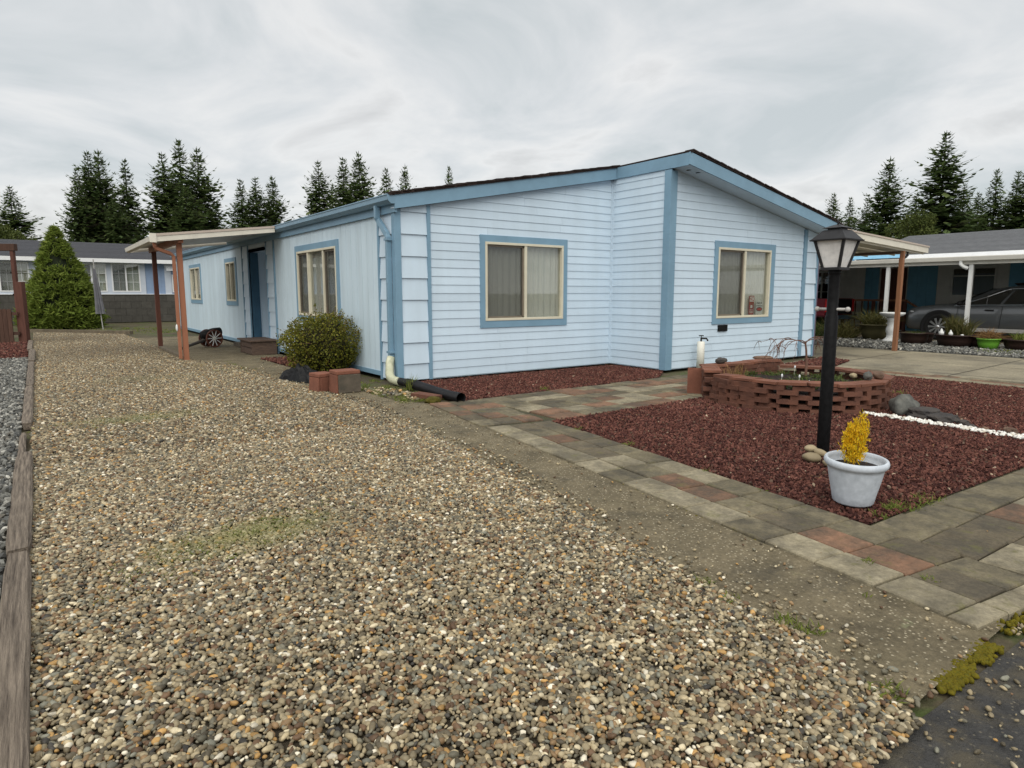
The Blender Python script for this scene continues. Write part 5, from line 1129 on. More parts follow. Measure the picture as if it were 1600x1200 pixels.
crown_tree('round_tree', 12, 356, 52, 1.7, M['needle_olive'], 3, 'olive round topped tree over the charcoal roof at the far left', 7000)
crown_tree('round_tree', 42, 352, 50, 1.1, M['needle_olive'], 4, 'second olive tree beside the clipped spruce over the roof', 5000)
crown_tree('round_tree', 1430, 328, 55, 1.7, M['needle_olive'], 5, 'olive green tree over the corner of the grey neighbouring roof', 7000)
crown_tree('round_tree', 1402, 345, 60, 1.6, M['needle_olive'], 6, 'dark rounded tree behind the right carport edge', 6000)
# far wood closing the horizon behind the right-hand roofs
b = MB(); r = random.Random(21)
for k in range(420):
    px = r.choice((r.uniform(1270, 1900), r.uniform(1270, 1900), r.uniform(80, 620), r.uniform(-300, 620))); D = r.uniform(105, 135); p, _ = ray_ground(px, D); h = r.uniform(6, 10.5) if px > 1000 else r.uniform(4.5, 7.5)
    for q in range(9):
        z = h*(q+.3)/9; rr = 2.2*(1-q/9.2)
        for e in range(5):
            a = r.random()*6.28; u = Vector((math.cos(a), math.sin(a), -.3)); s_ = Vector((-u.y, u.x, 0)); c = p + Vector((0, 0, z))
            b.add([c, c + u*rr*.6 + s_*.5, c + u*rr*r.uniform(.8, 1.2), c + u*rr*.6 - s_*.5], [(0, 1, 2, 3)])
tag(leaf_obj('far_wood', b, M['needle'], None, 5), 'dark mass of distant conifers behind the neighbouring roofs', 'wood', None, 'stuff')

# clipped dwarf spruce cone
SPR = empty('dwarf_spruce', (-3.32, 20.86, 0), 0, 'dense bright green cone shaped dwarf spruce at the driveway end', 'tree')
r = random.Random(9); b = MB(); Hs, Rs = 3.62, 1.36
prof = lambda f: Rs*min(1, (1-f)**.86*1.03)*(1 - .18*max(0, .12-f)/.12)
for k in range(760):
    f = r.random()**1.35*.985; a = r.random()*6.283; u = Vector((math.cos(a), math.sin(a), 0))
    lump = 1 + .10*mnoise.noise(Vector((math.cos(a)*1.6, math.sin(a)*1.6, f*7))) + .05*mnoise.noise(Vector((math.cos(a)*4, math.sin(a)*4, f*18)))
    c = u*prof(f)*lump*.93 + Vector((0, 0, f*Hs + .03)); sz = .26*(1-f*.5)*r.uniform(.75, 1.25)
    for q in range(34):
        d = (u*r.uniform(.2, 1.0) + rv(r, .45) + Vector((0, 0, .25))).normalized(); l = sz*r.uniform(.45, 1); w_ = d.cross(rv(r)).normalized()*l*.17
        st = c + rv(r, sz*.28); b.add([st-w_, st+d*l, st+w_], [(0, 1, 2)])
leaf_obj('crown', b, M['spruce'], SPR, 9)
b = MB(); b.lathe([(prof(f)*.74, f*Hs) for f in (0, .1, .25, .4, .55, .7, .85)] + [(.0, Hs*.9)], 20); b.build('dark_core', mat('spruce_core_shade', (.012, .018, .006), .9), SPR)  # solid dark cone added as filler; shade deep in the crown given as colour
MB().lathe([(.09, -.02), (.08, .3)], 8).build('trunk', M['bark'], SPR)
# shrub behind the fence
def leafy(name, loc_, rad, n, m, seed, label, cat, lsize=.05, stems=20, inner=.75, z0=None, grp=None):
    r = random.Random(seed); T = empty(name, loc_, 0, label, cat, grp); b = MB(); t = MB()
    for k in range(stems):
        d = rv(r).normalized(); d.z = abs(d.z); t.tube([(r.uniform(-.05, .05), r.uniform(-.05, .05), 0), Vector((d.x*rad[0]*.5, d.y*rad[1]*.5, d.z*rad[2]*1.1 + rad[2]*.3)), Vector((d.x*rad[0]*.95, d.y*rad[1]*.95, rad[2] + d.z*rad[2]*.9))], [.012, .007, .002], 4, cap=False)
    for k in range(n):
        d = rv(r).normalized(); q = (inner + (1-inner)*r.random()**.6)*(1 + .16*mnoise.noise(d*2.2 + Vector((seed, 0, 0))) + .10*mnoise.noise(d*6 + Vector((seed, 3, 0))))
        if r.random() < .05: q *= 1.1
        p = Vector((d.x*rad[0]*q, d.y*rad[1]*q, rad[2] + d.z*rad[2]*q))
        if p.z < .02: continue
        a1 = (rv(r) + d*.6).normalized()*lsize*r.uniform(.6, 1.2); a2 = a1.cross(rv(r)).normalized()*lsize*.42*r.uniform(.7, 1.2); b.add([p, p+a1*.5+a2, p+a1, p+a1*.5-a2], [(0, 1, 2, 3)])
    t.build('stems', M['twig'], T); leaf_obj('foliage', b, m, T, seed); return T
leafy('garden_shrub', (-5.55, 14.6, 0), (.62, .62, .88), 3500, M['shrub'], 31, 'rounded green shrub behind the low brown fence', 'shrub', .07)
BU = leafy('boxwood_bush', (-.44, 1.72, 0), (.66, .60, .47), 11000, M['bush'], 32, 'round olive green bush against the side wall below the window', 'bush', .034, 60, .62)
r = random.Random(55); t = MB(); b = MB()
for k in range(150):       # loose shoots with small leaves above and beside the bush
    a = r.random()*6.283; e = r.uniform(.05, 1.3); d = Vector((math.cos(a)*math.cos(e), math.sin(a)*math.cos(e), math.sin(e))); p0 = Vector((d.x*.58, d.y*.54, .47+d.z*.42)); p1 = p0 + (d + rv(r, .2))*r.uniform(.08, .19)
    t.tube([p0, p1], [.003, .0015], 3, cap=False)
    for q in range(7):
        p = p0.lerp(p1, r.random()*1.05); a1 = rv(r).normalized()*.026; a2 = a1.cross(rv(r)).normalized()*.012; b.add([p, p+a1*.5+a2, p+a1, p+a1*.5-a2], [(0, 1, 2, 3)])
t.build('shoots', M['twig'], BU); leaf_obj('shoot_leaves', b, M['bush'], BU, 56)
b = MB(); b.blob((0, 0, .44), (.42, .39, .40), 3, .2); b.build('bush_core', mat('bush_core_shade', (.02, .018, .008), .95), BU)  # dark filler blob; the shaded inside of the bush put into its colour

# golden conifer in the pot
GC = empty('golden_conifer', (-.225, -6.468, .25), 0, 'small bright yellow upright conifer growing in the pale pot', 'plant')
r = random.Random(14); b = MB(); t = MB()
tips = [(-.035, .02, .245), (.045, -.02, .30), (.02, .01, .27), (-.01, -.03, .22), (.062, -.03, .235), (-.055, .03, .19), (.03, .03, .2), (-.02, .02, .15), (.06, .0, .17), (-.05, -.01, .12)]
for tp in tips:
    p0 = Vector((0, 0, -.01)); p2 = Vector(tp); p1 = Vector((tp[0]*.95, tp[1]*.95, tp[2]*.42)); t.tube([p0, p1, p2], [.005, .003, .001], 4, cap=False)
    for k in range(480):
        f = r.random()**.8; c = p0.lerp(p1, f*2) if f < .5 else p1.lerp(p2, f*2-1)
        if c.z < .04: continue
        wd = .042*(1-f*.75)+.007; c = c + rv(r, wd*.55); d = (rv(r, .6) + Vector((tp[0]*6, tp[1]*6, .9))).normalized(); l = r.uniform(.012, .026); w_ = d.cross(rv(r)).normalized()*l*.2; b.add([c-w_, c+d*l, c+w_], [(0, 1, 2)])
t.build('stems', M['twig'], GC); leaf_obj('foliage', b, M['gold'], GC, 14); GC.scale = (.86, .86, 1.0)

# bare weeping tree in the planter
BT = empty('weeping_tree', (3.55, -4.0, .235), 0, 'small leafless weeping tree standing in the brick planter', 'tree')
r = random.Random(19); t = MB(); fw_ = Vector((-.81, .58, 0))
t.tube([(0, 0, -.02), (.01, 0, .15), (0, .01, .33), (-.02, .02, .44)], [.017, .015, .012, .009], 8)
def branch(p, d, l, rad, depth):
    n = 6; pts = [p.copy()]; q = p.copy()
    for i in range(n):
        q = q + d*(l/n); pts.append(q.copy()); d = (d + Vector((0, 0, -.16 - .10*depth)) + rv(r, .10)).normalized()
        if depth < 3 and i > 0 and r.random() < (.75 if depth < 2 else .5):
            branch(q, (d + rv(r, .55)).normalized(), l*r.uniform(.4, .62), rad*.6, depth+1)
    t.tube(pts, [rad*(1-.8*i/n)+.0006 for i in range(n+1)], 4, cap=False)
for k, (dx, l) in enumerate(((fw_*1.0 + Vector((0, 0, .55)), .62), (fw_*.9 + Vector((.2, .1, .35)), .55), (fw_*.75 + Vector((-.3, -.3, .4)), .5), (-fw_*.7 + Vector((0, 0, .75)), .30), (-fw_ + Vector((.1, -.2, .5)), .34))):
    branch(Vector((-.01, .01, .40 + .01*k)), dx.normalized(), l, .007, 1)
t.build('branches', M['twig'], BT)

# plants inside the planter
def tuft(b, c, n, h, spread, r, wd=.006, lean=.5):
    for k in range(n):
        a = r.random()*6.283; rr = spread*math.sqrt(r.random()); p = Vector((c[0]+rr*math.cos(a), c[1]+rr*math.sin(a), c[2])); hh = h*r.uniform(.5, 1.1); d = Vector((r.gauss(0, lean), r.gauss(0, lean), 1)).normalized(); s_ = d.cross(rv(r)).normalized()*wd*r.uniform(.6, 1.3)
        m_ = p + d*hh*.55; e = p + d*hh + Vector((d.x*hh*.3, d.y*hh*.3, -hh*.12)); b.add([p-s_, p+s_, m_+s_*.8, m_-s_*.8], [(0, 1, 2, 3)]); b.add([m_-s_*.8, m_+s_*.8, e], [(0, 1, 2)])
r = random.Random(40); b = MB()
for k in range(70): 
    a = r.random()*6.283; q = math.sqrt(r.random())*.80; tuft(b, (3.16+q*math.cos(a), -4.1+q*math.sin(a), .225), 16, .085, .07, r, .006, .9)
tag(leaf_obj('ground_cover', b, M['shrub'], None, 41), 'low green ground cover filling the brick planter', 'plants', None, 'stuff')
for i, (x, y, c_, lb) in enumerate(((2.62, -3.55, 'dry', 'dry brown flower stems standing at the back left of the planter'), (2.95, -3.45, 'dry', 'second clump of dry dark stems along the planter back wall'))):
    b = MB(); tuft(b, (0, 0, .0), 40, .22, .12, r, .003, .25); T = leaf_obj('dry_stems', b, M['dry'], None, 50+i); T.location = (x, y, .22); tag(T, lb, 'plant')
M['lily'] = mat('white_plastic_flower', (.75, .76, .78), .4)
for i, (x, y, h) in enumerate(((2.86, -4.10, .075), (3.06, -4.2, .06), (2.66, -4.42, .03), (2.74, -4.5, .05), (2.9, -4.6, .045), (3.72, -3.75, .085))):
    S = empty('garden_flower', (x, y, .225), 0, ['white garden pick rising left of the small bare tree', 'second white garden pick close to the bare tree trunk', 'low white garden pick at the planter front left', 'tilted white garden pick near the front rim', 'white garden pick just behind the front rim', 'white garden pick right of the bare tree'][i], 'ornament', 'white picks in the brick planter')
    MB().tube([(0, 0, -.02), (.01, 0, h)], .003, 5).build('stem', M['white_dirty'], S)
    MB().blob((.01, 0, h+.012), (.013, .011, .022), 2, .15, 2, i).build('head', M['lily'], S, True)
# weeds, grass and moss
r = random.Random(60); b = MB()
for (x, y, n, h, sp) in ((-1.79, -6.62, 40, .035, .05), (-1.84, -6.78, 34, .035, .05), (-1.83, -7.04, 60, .04, .055), (-1.80, -7.12, 40, .035, .05), (-1.99, -7.47, 60, .04, .06), (-.13, -6.66, 70, .07, .05), (-.3, -6.67, 30, .05, .05), (.29, -6.69, 70, .05, .10), (.0, -6.68, 60, .05, .10), (.15, -6.69, 60, .045, .08),
        (-.42, -6.0, 10, .04, .03), (-.33, -5.5, 12, .05, .02), (-.17, -4.6, 30, .05, .04), (-.1, -3.9, 20, .05, .04), (1.2, -1.78, 40, .09, .06), (2.58, -3.42, 24, .05, .06), (-1.35, -7.1, 8, .03, .02), (-1.02, -6.95, 25, .05, .02), (-.98, -7.2, 30, .03, .03), (4.6, -4.6, 60, .08, .12)):
    tuft(b, (x, y, .0), n, h, sp, r, .003, .6)
for k in range(70): tuft(b, (r.uniform(-.72, -.15), r.uniform(-1.6, .5), -.01), 18, .06, .06, r, .003, .7)
for k in range(150): q_ = r.gauss(0, .30); tuft(b, (-3.25 + q_, -4.86 + .35*q_ + r.gauss(0, .12), .010), 7, .016, .035, r, .0022, 1.1)
for k in range(70): tuft(b, (-3.4 + r.gauss(0, .35), -.85 + r.gauss(0, .18), .008), 5, .02, .05, r, .003, 1.1)
for k in range(30): tuft(b, (r.uniform(-1.95, -1.2), r.uniform(2.6, 4.6), .0), 10, .04, .06, r, .003, .8)
for k in range(60): tuft(b, (r.uniform(-4.1, -1.3), r.uniform(-1.6, -.4), .008), 3, .02, .05, r, .002, .9)
for k in range(160): tuft(b, (r.uniform(12.3, 13.4), r.uniform(-5.2, -2.8), -.01), 14, .06, .09, r, .006, .6)
for k in range(120): tuft(b, (r.uniform(-4.2, 0), r.uniform(15.5, 20), -.03), 10, .08, .1, r, .006, .6)
tag(leaf_obj('weeds', b, M['grass'], None, 61), 'thin green weeds and grass tufts along the paths and beds', 'weeds', None, 'stuff')
b = MB(); tuft(b, (0, 0, 0), 46, .26, .05, r, .005, .28)
o = leaf_obj('grass_tuft', b, M['grass'], None, 62); o.location = (-.2, -.72, 0); tag(o, 'tall thin grass tuft beside the black drain pipe', 'grass')
b = MB()
def mossy(x0, y0, x1, y1, n, w_, hgt):
    for k in range(n):
        q = r.random(); x = x0 + (x1-x0)*q + r.gauss(0, w_); y = y0 + (y1-y0)*q + r.gauss(0, w_); s_ = r.uniform(.003, .009)
        b.blob((x, y, -.012), (s_*1.6, s_*1.6, hgt*r.uniform(.6, 1.3)), 2, .35, 2.5, k)
mossy(-1.78, -7.555, -1.58, -7.55, 260, .016, .011); mossy(-1.52, -7.553, -1.36, -7.55, 170, .015, .010); mossy(-1.05, -7.56, -.5, -7.57, 160, .022, .008); mossy(-1.2, -7.53, -1.0, -7.55, 30, .02, .015)
mossy(-1.16, -6.45, -.50, -2.3, 420, .010, .008); mossy(-1.1, -6.55, -.5, -6.62, 10, .006, .01)
tag(leaf_obj('moss', b, M['moss'], None, 63, True), 'yellow green moss in the cracks and along the street edge', 'moss', None, 'stuff')

# fallen leaf litter: curled scraps on paths and beds
r = random.Random(91); b = MB()
def litter(n, x0, x1, y0, y1, z, s0, s1):
    for k in range(n):
        c = Vector((r.uniform(x0, x1), r.uniform(y0, y1), z)); a = r.random()*6.283; s_ = r.uniform(s0, s1); u = Vector((math.cos(a), math.sin(a), r.uniform(-.2, .3)))*s_; v = Vector((-math.sin(a), math.cos(a), r.uniform(-.2, .5)))*s_*.5
        b.add([c-u, c-v*.9, c+u, c+v], [(0, 1, 2), (0, 2, 3)])
litter(150, -.4, 6.3, -6.6, -3.5, .035, .006, .016); litter(60, .1, 4.0, -1.8, -.2, .035, .006, .016); litter(120, -4.1, -2.0, 5.5, 14.5, .02, .012, .035); litter(60, -1.8, -.1, -1, 12, .008, .008, .02); litter(70, -1.1, 2.4, -7.4, -1.9, .018, .004, .010); litter(60, -4.1, -1.4, -6.5, 4, .018, .008, .02)
tag(leaf_obj('leaf_litter', b, M['dry'], None, 92), 'small dry leaf scraps scattered over the beds and paths', 'leaves', None, 'stuff')
# ------------------------------------------------------------------ things by the neighbouring carport
# closed garden umbrella
UM = empty('garden_umbrella', (-2.31, 18.55, 0), 0, 'closed grey garden umbrella standing before the dwarf spruce', 'umbrella')
M['canvas'] = mat('umbrella_canvas', (.20, .20, .22), .85, .15, 8)
MB().tube([(.06, 0, 0), (.0, 0, 1.0), (-.06, 0, 2.42)], .018, 8).build('pole', M['mast_grey'], UM)
b = MB(); n = 20; vs = []
lv = [(.55, .13), (.7, .12), (1.0, .10), (1.4, .085), (1.8, .06), (2.1, .03)]
for z, rr in lv:
    for k in range(n): a = 2*math.pi*k/n; q = rr*(1.2 if k % 2 else .65); vs.append((q*math.cos(a)-.05*(z-1), q*math.sin(a), z))
b.add(vs, [(i*n+k, i*n+(k+1) % n, (i+1)*n+(k+1) % n, (i+1)*n+k) for i in range(len(lv)-1) for k in range(n)]); b.build('canopy', M['canvas'], UM)
for s_ in (-1, 1): MB().tube([(-.045, s_*.02, 2.1), (-.06, s_*.09, 2.4)], .01, 5).build('rib_tip', M['mast_grey'], UM)
# birdbath
BB = empty('birdbath', (13.95, -.38, 0), 0, 'white pedestal birdbath beside the brown carport post', 'birdbath')
MB().lathe([(.0, -.01), (.20, -.01), (.20, .04), (.15, .07), (.11, .12), (.10, .2), (.125, .26), (.125, .36), (.10, .42), (.10, .55), (.13, .6), (.08, .63)], 20).build('pedestal', M['white'], BB, True)
MB().lathe([(.08, .631), (.16, .65), (.26, .69), (.295, .73), (.30, .76), (.28, .765), (.25, .72), (.12, .69), (.0, .685)], 24).build('bowl', M['white'], BB, True)
# planters
M['barrel'] = mat('dark_brown_tub', (.035, .018, .014), .5, .15, 6); M['olive_pot'] = mat('olive_pot', (.10, .09, .04), .6, .15, 6); M['green_pot'] = mat('lime_green_pot', (.13, .33, .035), .45, .08, 6)
def pot(name, x, y, r0, r1, h, m, lb, square=False):
    T = empty(name, (x, y, 0), 0, lb, 'pot', 'pots along the neighbouring border')
    MB().lathe([(.0, -.01), (r0, -.01), ((r0+r1)/2*1.06, h*.5), (r1, h-.03), (r1*1.06, h-.028), (r1*1.06, h), (r1*.93, h), (r1*.9, h-.06)], 24).build('tub', M[m], T, True)
    MB().lathe([(r1*.9, h-.06), (0, h-.05)], 16).build('soil', M['soil'], T); return T
pot('plant_pot', 14.5, .28, .27, .40, .42, 'olive_pot', 'round olive pot left of the birdbath')
pot('plant_pot', 13.75, -1.02, .26, .32, .28, 'barrel', 'dark brown tub just right of the brown post')
pot('plant_pot', 14.1, -1.02, .25, .30, .26, 'barrel', 'second dark brown tub behind the one by the brown post')
pot('plant_pot', 13.7, -1.98, .34, .42, .28, 'barrel', 'wide dark brown tub in front of the car door')
pot('plant_pot', 13.9, -2.45, .26, .33, .25, 'barrel', 'low dark brown tub behind the lime green pot')
pot('plant_pot', 13.45, -2.72, .17, .22, .24, 'green_pot', 'lime green plastic pot with dry orange stems')
pot('plant_pot', 13.7, -3.3, .30, .36, .24, 'barrel', 'low brown tub at the right edge of the frame')
def spray(name, x, y, z, n, h, sp, m, seed, lb, lean=.35, wd=.007):
    r = random.Random(seed); b = MB(); tuft(b, (0, 0, 0), n, h, sp, r, wd, lean); o = leaf_obj(name, b, M[m], None, seed); o.location = (x, y, z); return tag(o, lb, 'plant', 'plants along the neighbouring border')
spray('potted_plant', 14.5, .28, .36, 420, .62, .26, 'fern', 71, 'brown green arching plant in the olive pot', .7)
spray('potted_plant', 14.4, 1.1, .0, 360, .75, .38, 'fern', 72, 'wide drooping plant behind the lamp post', .7)
spray('potted_plant', 14.2, 1.9, .0, 300, .7, .35, 'shrub', 73, 'green drooping plant at the carport corner', .6)
spray('potted_plant', 13.8, -1.85, .22, 260, .62, .12, 'fern', 74, 'upright feathery green plant before the white carport post', .22)
spray('potted_plant', 13.75, -2.1, .22, 260, .58, .15, 'fern', 75, 'feathery grey green plant in the wide tub', .3)
spray('potted_plant', 13.45, -2.72, .19, 300, .36, .13, 'dry', 76, 'dry orange grass in the lime green pot', .8)
spray('potted_plant', 13.75, -1.04, .22, 90, .16, .16, 'shrub', 77, 'small green plants in the dark tub by the post', .6)
spray('potted_plant', 13.7, -3.3, .2, 160, .26, .2, 'grass', 78, 'bright green plants in the low tub at the frame edge', .5)
for i, (x, y, z, s_, lb) in enumerate(((13.4, -1.76, .28, .06, 'white pointed ornament standing on the tub rim'), (13.34, -1.98, .28, .05, 'small cream figurine on the wide tub rim'), (13.4, -2.2, .28, .035, 'small white stone on the wide tub rim'))):
    b = MB(); b.lathe([(s_, 0), (s_*.9, s_), (s_*.5, s_*1.5), (s_*.45, s_*1.8), (.0, s_*2.6)] if i < 2 else [(s_, 0), (s_, s_*.5), (0, s_*.8)], 10); tag(b.build('rim_ornament', M['white'], None, True, loc=(x, y, z)), lb, 'ornament')
tag(MB().box(-.05, .0, -.7, .7, 0, .06).build('stepping_board', M['beam_old'], None, loc=(13.6, 1.5, 0)), 'pale board lying on the stones near the olive pot', 'board')

# ------------------------------------------------------------------ dark grey car under the carport
M['car'] = mat('dark_grey_metallic', (.085, .092, .098), .3, .05, 2, spec=.6, metal=.2, coat=1.0)
M['cladding'] = mat('black_cladding', (.012, .012, .013), .6, .1, 8); M['chrome'] = mat('chrome_trim', (.75, .76, .78), .2, .03, 4, metal=1.)
M['tyre'] = mat('tyre_rubber', (.012, .012, .012), .8, .1, 20); M['alloy'] = mat('alloy_wheel', (.62, .63, .64), .3, .05, 4, metal=.8); M['lens'] = mat('headlight_lens', (.55, .58, .6), .15, .1, 10, spec=.6)
CAR = empty('parked_car', (16.88, -2.06, 0), R(90), 'dark grey compact car parked side on under the white carport', 'car')
CAR.location.z = -.011
st_ = [(-2.28, .45, .80, .70), (-2.20, .32, .95, .84), (-1.9, .26, 1.0, .90), (-1.35, .24, 1.0, .925), (-.6, .24, .985, .93), (.2, .24, .965, .93), (.85, .24, .945, .925), (1.1, .24, .96, .92), (1.5, .26, .935, .91), (1.9, .26, .895, .885), (2.16, .28, .84, .83), (2.27, .34, .76, .74)]
b = MB(); secs = []
for x, zl, zt_, wv in st_:
    zm = (zl+zt_)/2
    secs.append([(x, -wv*.90, zl), (x, -wv*.985, zl+.06), (x, -wv, zm), (x, -wv*.965, zt_-.07), (x, -wv*.90, zt_-.01), (x, -wv*.5, zt_+.035), (x, 0, zt_+.045), (x, wv*.5, zt_+.035), (x, wv*.90, zt_-.01), (x, wv*.965, zt_-.07), (x, wv, zm), (x, wv*.985, zl+.06), (x, wv*.90, zl)])
n = 13
for q in secs: b.v += q
for i in range(len(secs)-1):
    for k in range(n): b.f.append((i*n+k, (i+1)*n+k, (i+1)*n+(k+1) % n, i*n+(k+1) % n))
b.f += [tuple(range(n)), tuple((len(secs)-1)*n+k for k in range(n))[::-1]]
body = b.build('body', M['car'], CAR, True)
# cabin: belt line to roof
cab = [(-2.12, .97, .80, -1.80, 1.36, .56), (-1.6, .98, .86, -1.5, 1.44, .61), (-.9, .975, .875, -.8, 1.475, .635), (-.1, .965, .875, -.35, 1.47, .64), (.45, .955, .87, -.0, 1.44, .625), (1.12, .92, .84, .22, 1.385, .585)]
b = MB(); secs = []
for x0, z0, w0, x1, z1, w1 in cab:
    L_ = lambda t_: (x0+(x1-x0)*t_, w0+(w1-w0)*t_, z0+(z1-z0)*t_)
    a = L_(0); c = L_(.86)
    secs.append([(a[0], -a[1], a[2]-.03), (c[0], -c[1], c[2]), (x1, -w1*.82, z1-.012), (x1, 0, z1+.018), (x1, w1*.82, z1-.012), (c[0], c[1], c[2]), (a[0], a[1], a[2]-.03)])
n = 7
for q in secs: b.v += q
for i in range(len(secs)-1):
    for k in range(n-1): b.f.append((i*n+k, (i+1)*n+k, (i+1)*n+k+1, i*n+k+1))
b.f += [tuple(range(n)), tuple((len(secs)-1)*n+k for k in range(n))[::-1]]
b.build('roof', M['car'], CAR, True)
def cside(x, f, s_):         # point on the cabin side: x along the belt, f from belt (0) to roof edge (.86)
    for i in range(len(cab)-1):
        if cab[i][0] <= x <= cab[i+1][0]:
            t_ = (x-cab[i][0])/(cab[i+1][0]-cab[i][0]); q = [cab[i][k]+(cab[i+1][k]-cab[i][k])*t_ for k in range(6)]
            return Vector((q[0]+(q[3]-q[0])*f, s_*(q[2]+(q[5]-q[2])*f + .006), q[1]+(q[4]-q[1])*f))
    return cside(min(max(x, cab[0][0]), cab[-1][0]), f, s_)
for s_ in (-1, 1):
    for x0, x1, nm in ((.02, .98, 'front_window'), (-1.0, -.06, 'rear_window'), (-1.75, -1.08, 'quarter_window')):
        b = MB(); m_ = 8; vs = []
        for i in range(m_+1):
            x = x0+(x1-x0)*i/m_; top = .80 if x1 < .9 else .80*min(1, (x1+.02-x)/.42+.05); vs += [cside(x, .06, s_), cside(x, max(.08, top), s_)]
        b.add(vs, [(2*i, 2*i+2, 2*i+3, 2*i+1) if s_ < 0 else (2*i, 2*i+1, 2*i+3, 2*i+2) for i in range(m_)]); b.build(nm, M['car_glass'], CAR, True)
    MB().tube([cside(-1.8 + 2.85*i/14, .015, s_) for i in range(15)], .012, 6).build('window_trim', M['chrome'], CAR)
    MB().tube([cside(1.05 - i*.16, .04 + (.80*min(1, i/5.5)), s_) for i in range(7)] + [cside(-.1 - i*.3, .84, s_) for i in range(6)], .010, 6).build('roof_trim', M['chrome'], CAR)
    b = MB(); b.blob((.86, s_*1.0, 1.0), (.07, .09, .06), 2, .1); b.build('mirror', M['cladding'], CAR, True)
    b = MB(); b.box(-.98, .72, s_*.905-.02, s_*.905+.02, .26, .36); b.build('sill', M['mast_grey'], CAR, bevel=.01)
    for x in (.95, -.05, -1.1): 
        b = MB(); b.tube([(x, s_*.934, .36), (x-.02, s_*.940, .65), (x-.03, s_*.905, .93)], .005, 4); b.build('door_seam', M['cladding'], CAR)
    for x in (.1, -.95): MB().box(x, x+.2, s_*.925-.015, s_*.925+.015, .82, .85).build('door_handle', M['cladding'], CAR, bevel=.006)
    b = MB(); b.blob((2.06, s_*.68, .76), (.16, .15, .05), 3, .05); b.build('headlight', M['lens'], CAR, True)
    b = MB(); b.blob((-2.1, s_*.74, .86), (.12, .1, .08), 3, .05); b.build('tail_light', M['sign_red'], CAR, True)
    for x in (1.35, -1.35):
        Mx = Matrix.Translation((x, s_*.86, .36)) @ Matrix.Scale(1.05, 4) @ Matrix.Rotation(R(-90*s_), 4, 'X')
        ar = MB(); ar.lathe([(.0, .062), (.43, .062), (.44, .07), (.43, .082), (.40, .075), (.0, .073)], 32, M=Mx); ar.build('wheel_arch', M['cladding'], CAR, True)
        wb_ = MB(); wb_.lathe([(.225, .02), (.235, .10), (.30, .105), (.335, .09), (.345, .05), (.345, -.10), (.31, -.12)], 36, M=Mx); wh = wb_.build('wheel', M['tyre'], CAR, True)
        MB().lathe([(.225, .06), (.24, .108), (.232, .112), (.215, .075), (.0, .07)], 32, M=Mx).build('rim', M['cladding'], wh, True)
        for k in range(10):
            a = 2*math.pi*k/10; c_, s2 = math.cos(a), math.sin(a); p_ = lambda rr, off, z: Mx @ Vector((rr*c_-off*s2, rr*s2+off*c_, z))
            b = MB(); b.hull8([p_(.03, -.018, .095), p_(.225, -.028, .10), p_(.225, .028, .10), p_(.03, .018, .095)], [p_(.03, -.014, .112), p_(.225, -.022, .112), p_(.225, .022, .112), p_(.03, .014, .112)]); b.build('spoke', M['alloy'], wh)
        MB().lathe([(.05, .10), (.045, .118), (0, .12)], 16, M=Mx).build('hub_cap', M['alloy'], wh, True)
b = MB(); vs = [Vector((1.10, -.74, .965)), Vector((1.10, .74, .965)), Vector((.27, .50, 1.385)), Vector((.27, -.50, 1.385))]; b.add([v + Vector((.012, 0, .012)) for v in vs], [(0, 1, 2, 3)]); b.build('windshield', M['car_glass'], CAR)
b = MB(); b.box(2.235, 2.30, -.5, .5, .36, .58); b.build('grille', M['cladding'], CAR, bevel=.02)
b = MB(); b.box(2.20, 2.285, -.62, .62, .28, .35); b.build('bumper', M['cladding'], CAR, bevel=.02)

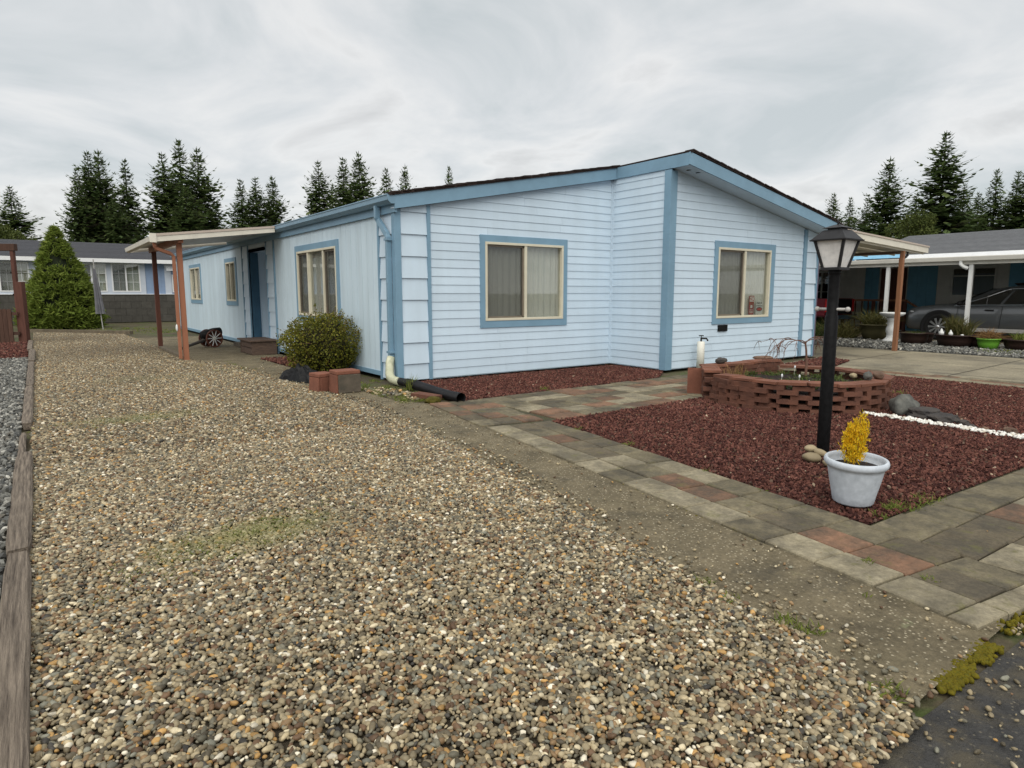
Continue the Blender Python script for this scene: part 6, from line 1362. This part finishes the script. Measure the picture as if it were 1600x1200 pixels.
# ------------------------------------------------------------------ red pickup further back in the carport
M['red'] = mat('dark_red_paint', (.16, .012, .02), .3, .05, 3, coat=.6)
TR = empty('pickup_truck', (17.25, 2.75, 0), R(90), 'dark red pickup truck seen from behind at the back of the carport', 'truck')
TR.location.z = -.011
b = MB(); b.box(.0, 1.9, -.88, -.80, .55, 1.10); b.box(.0, 1.9, .80, .88, .55, 1.10); b.box(.0, 1.9, -.80, .80, .50, .60); b.build('bed', M['red'], TR, bevel=.01)
b = MB(); b.box(-.06, -.001, -.72, .72, .60, 1.08); b.build('tailgate', M['cladding'], TR, bevel=.01)
for s_ in (-1, 1): MB().box(-.07, .03, s_*.80-.07, s_*.80+.07, .66, 1.08).build('tail_light', mat('tail_light_red', (.55, .02, .02), .3), TR, bevel=.01)
b = MB(); b.box(-.22, -.07, -.86, .86, .42, .58); b.build('bumper', M['chrome'], TR, bevel=.02)
b = MB(); b.prism([(1.92, .5), (5.1, .5), (5.15, .95), (3.75, 1.08), (3.2, 1.62), (2.1, 1.64), (1.92, 1.1)], -.86, .86, lambda a_, c_, t_: Vector((a_, t_, c_))); b.build('cab', M['red'], TR, bevel=.03)
b = MB(); b.box(1.90, 1.918, -.68, .68, 1.15, 1.56); b.build('rear_window', M['car_glass'], TR)
for s_ in (-1, 1):
    for x in (1.0, 4.3):
        Mx = Matrix.Translation((x, s_*.78, .37)) @ Matrix.Rotation(R(-90*s_), 4, 'X'); wb_ = MB(); wb_.lathe([(.2, .06), (.22, .11), (.33, .11), (.37, .07), (.37, -.1), (.3, -.12)], 28, M=Mx); wh = wb_.build('wheel', M['tyre'], TR, True)
        MB().lathe([(.21, .07), (.0, .10)], 20, M=Mx).build('hub_cap', M['alloy'], wh, True)
# porch rail and stairs beside the neighbouring door
PR = empty('porch_railing', (18.6, 1.3, 0), 0, 'brown wooden porch railing by the neighbouring door', 'railing')
for y in (0, 1.0, 2.0, 3.0): MB().box(-.04, .04, y-.04, y+.04, -.01, 1.0).build('post', M['post_dark'], PR)
MB().box(-.05, .05, -.05, 3.05, 1.0, 1.06).build('handrail', M['post_brown'], PR)
MB().tube([(0, -.05, 1.0), (0, -.95, .45)], .035, 6).build('stair_rail', M['post_brown'], PR)
for i in range(14): MB().box(-.015, .015, .1+i*.21, .13+i*.21, .1, 1.0).build('baluster', M['post_dark'], PR)
MB().box(-.03, .03, .0, 3.0, .08, .13).build('bottom_rail', M['post_dark'], PR)
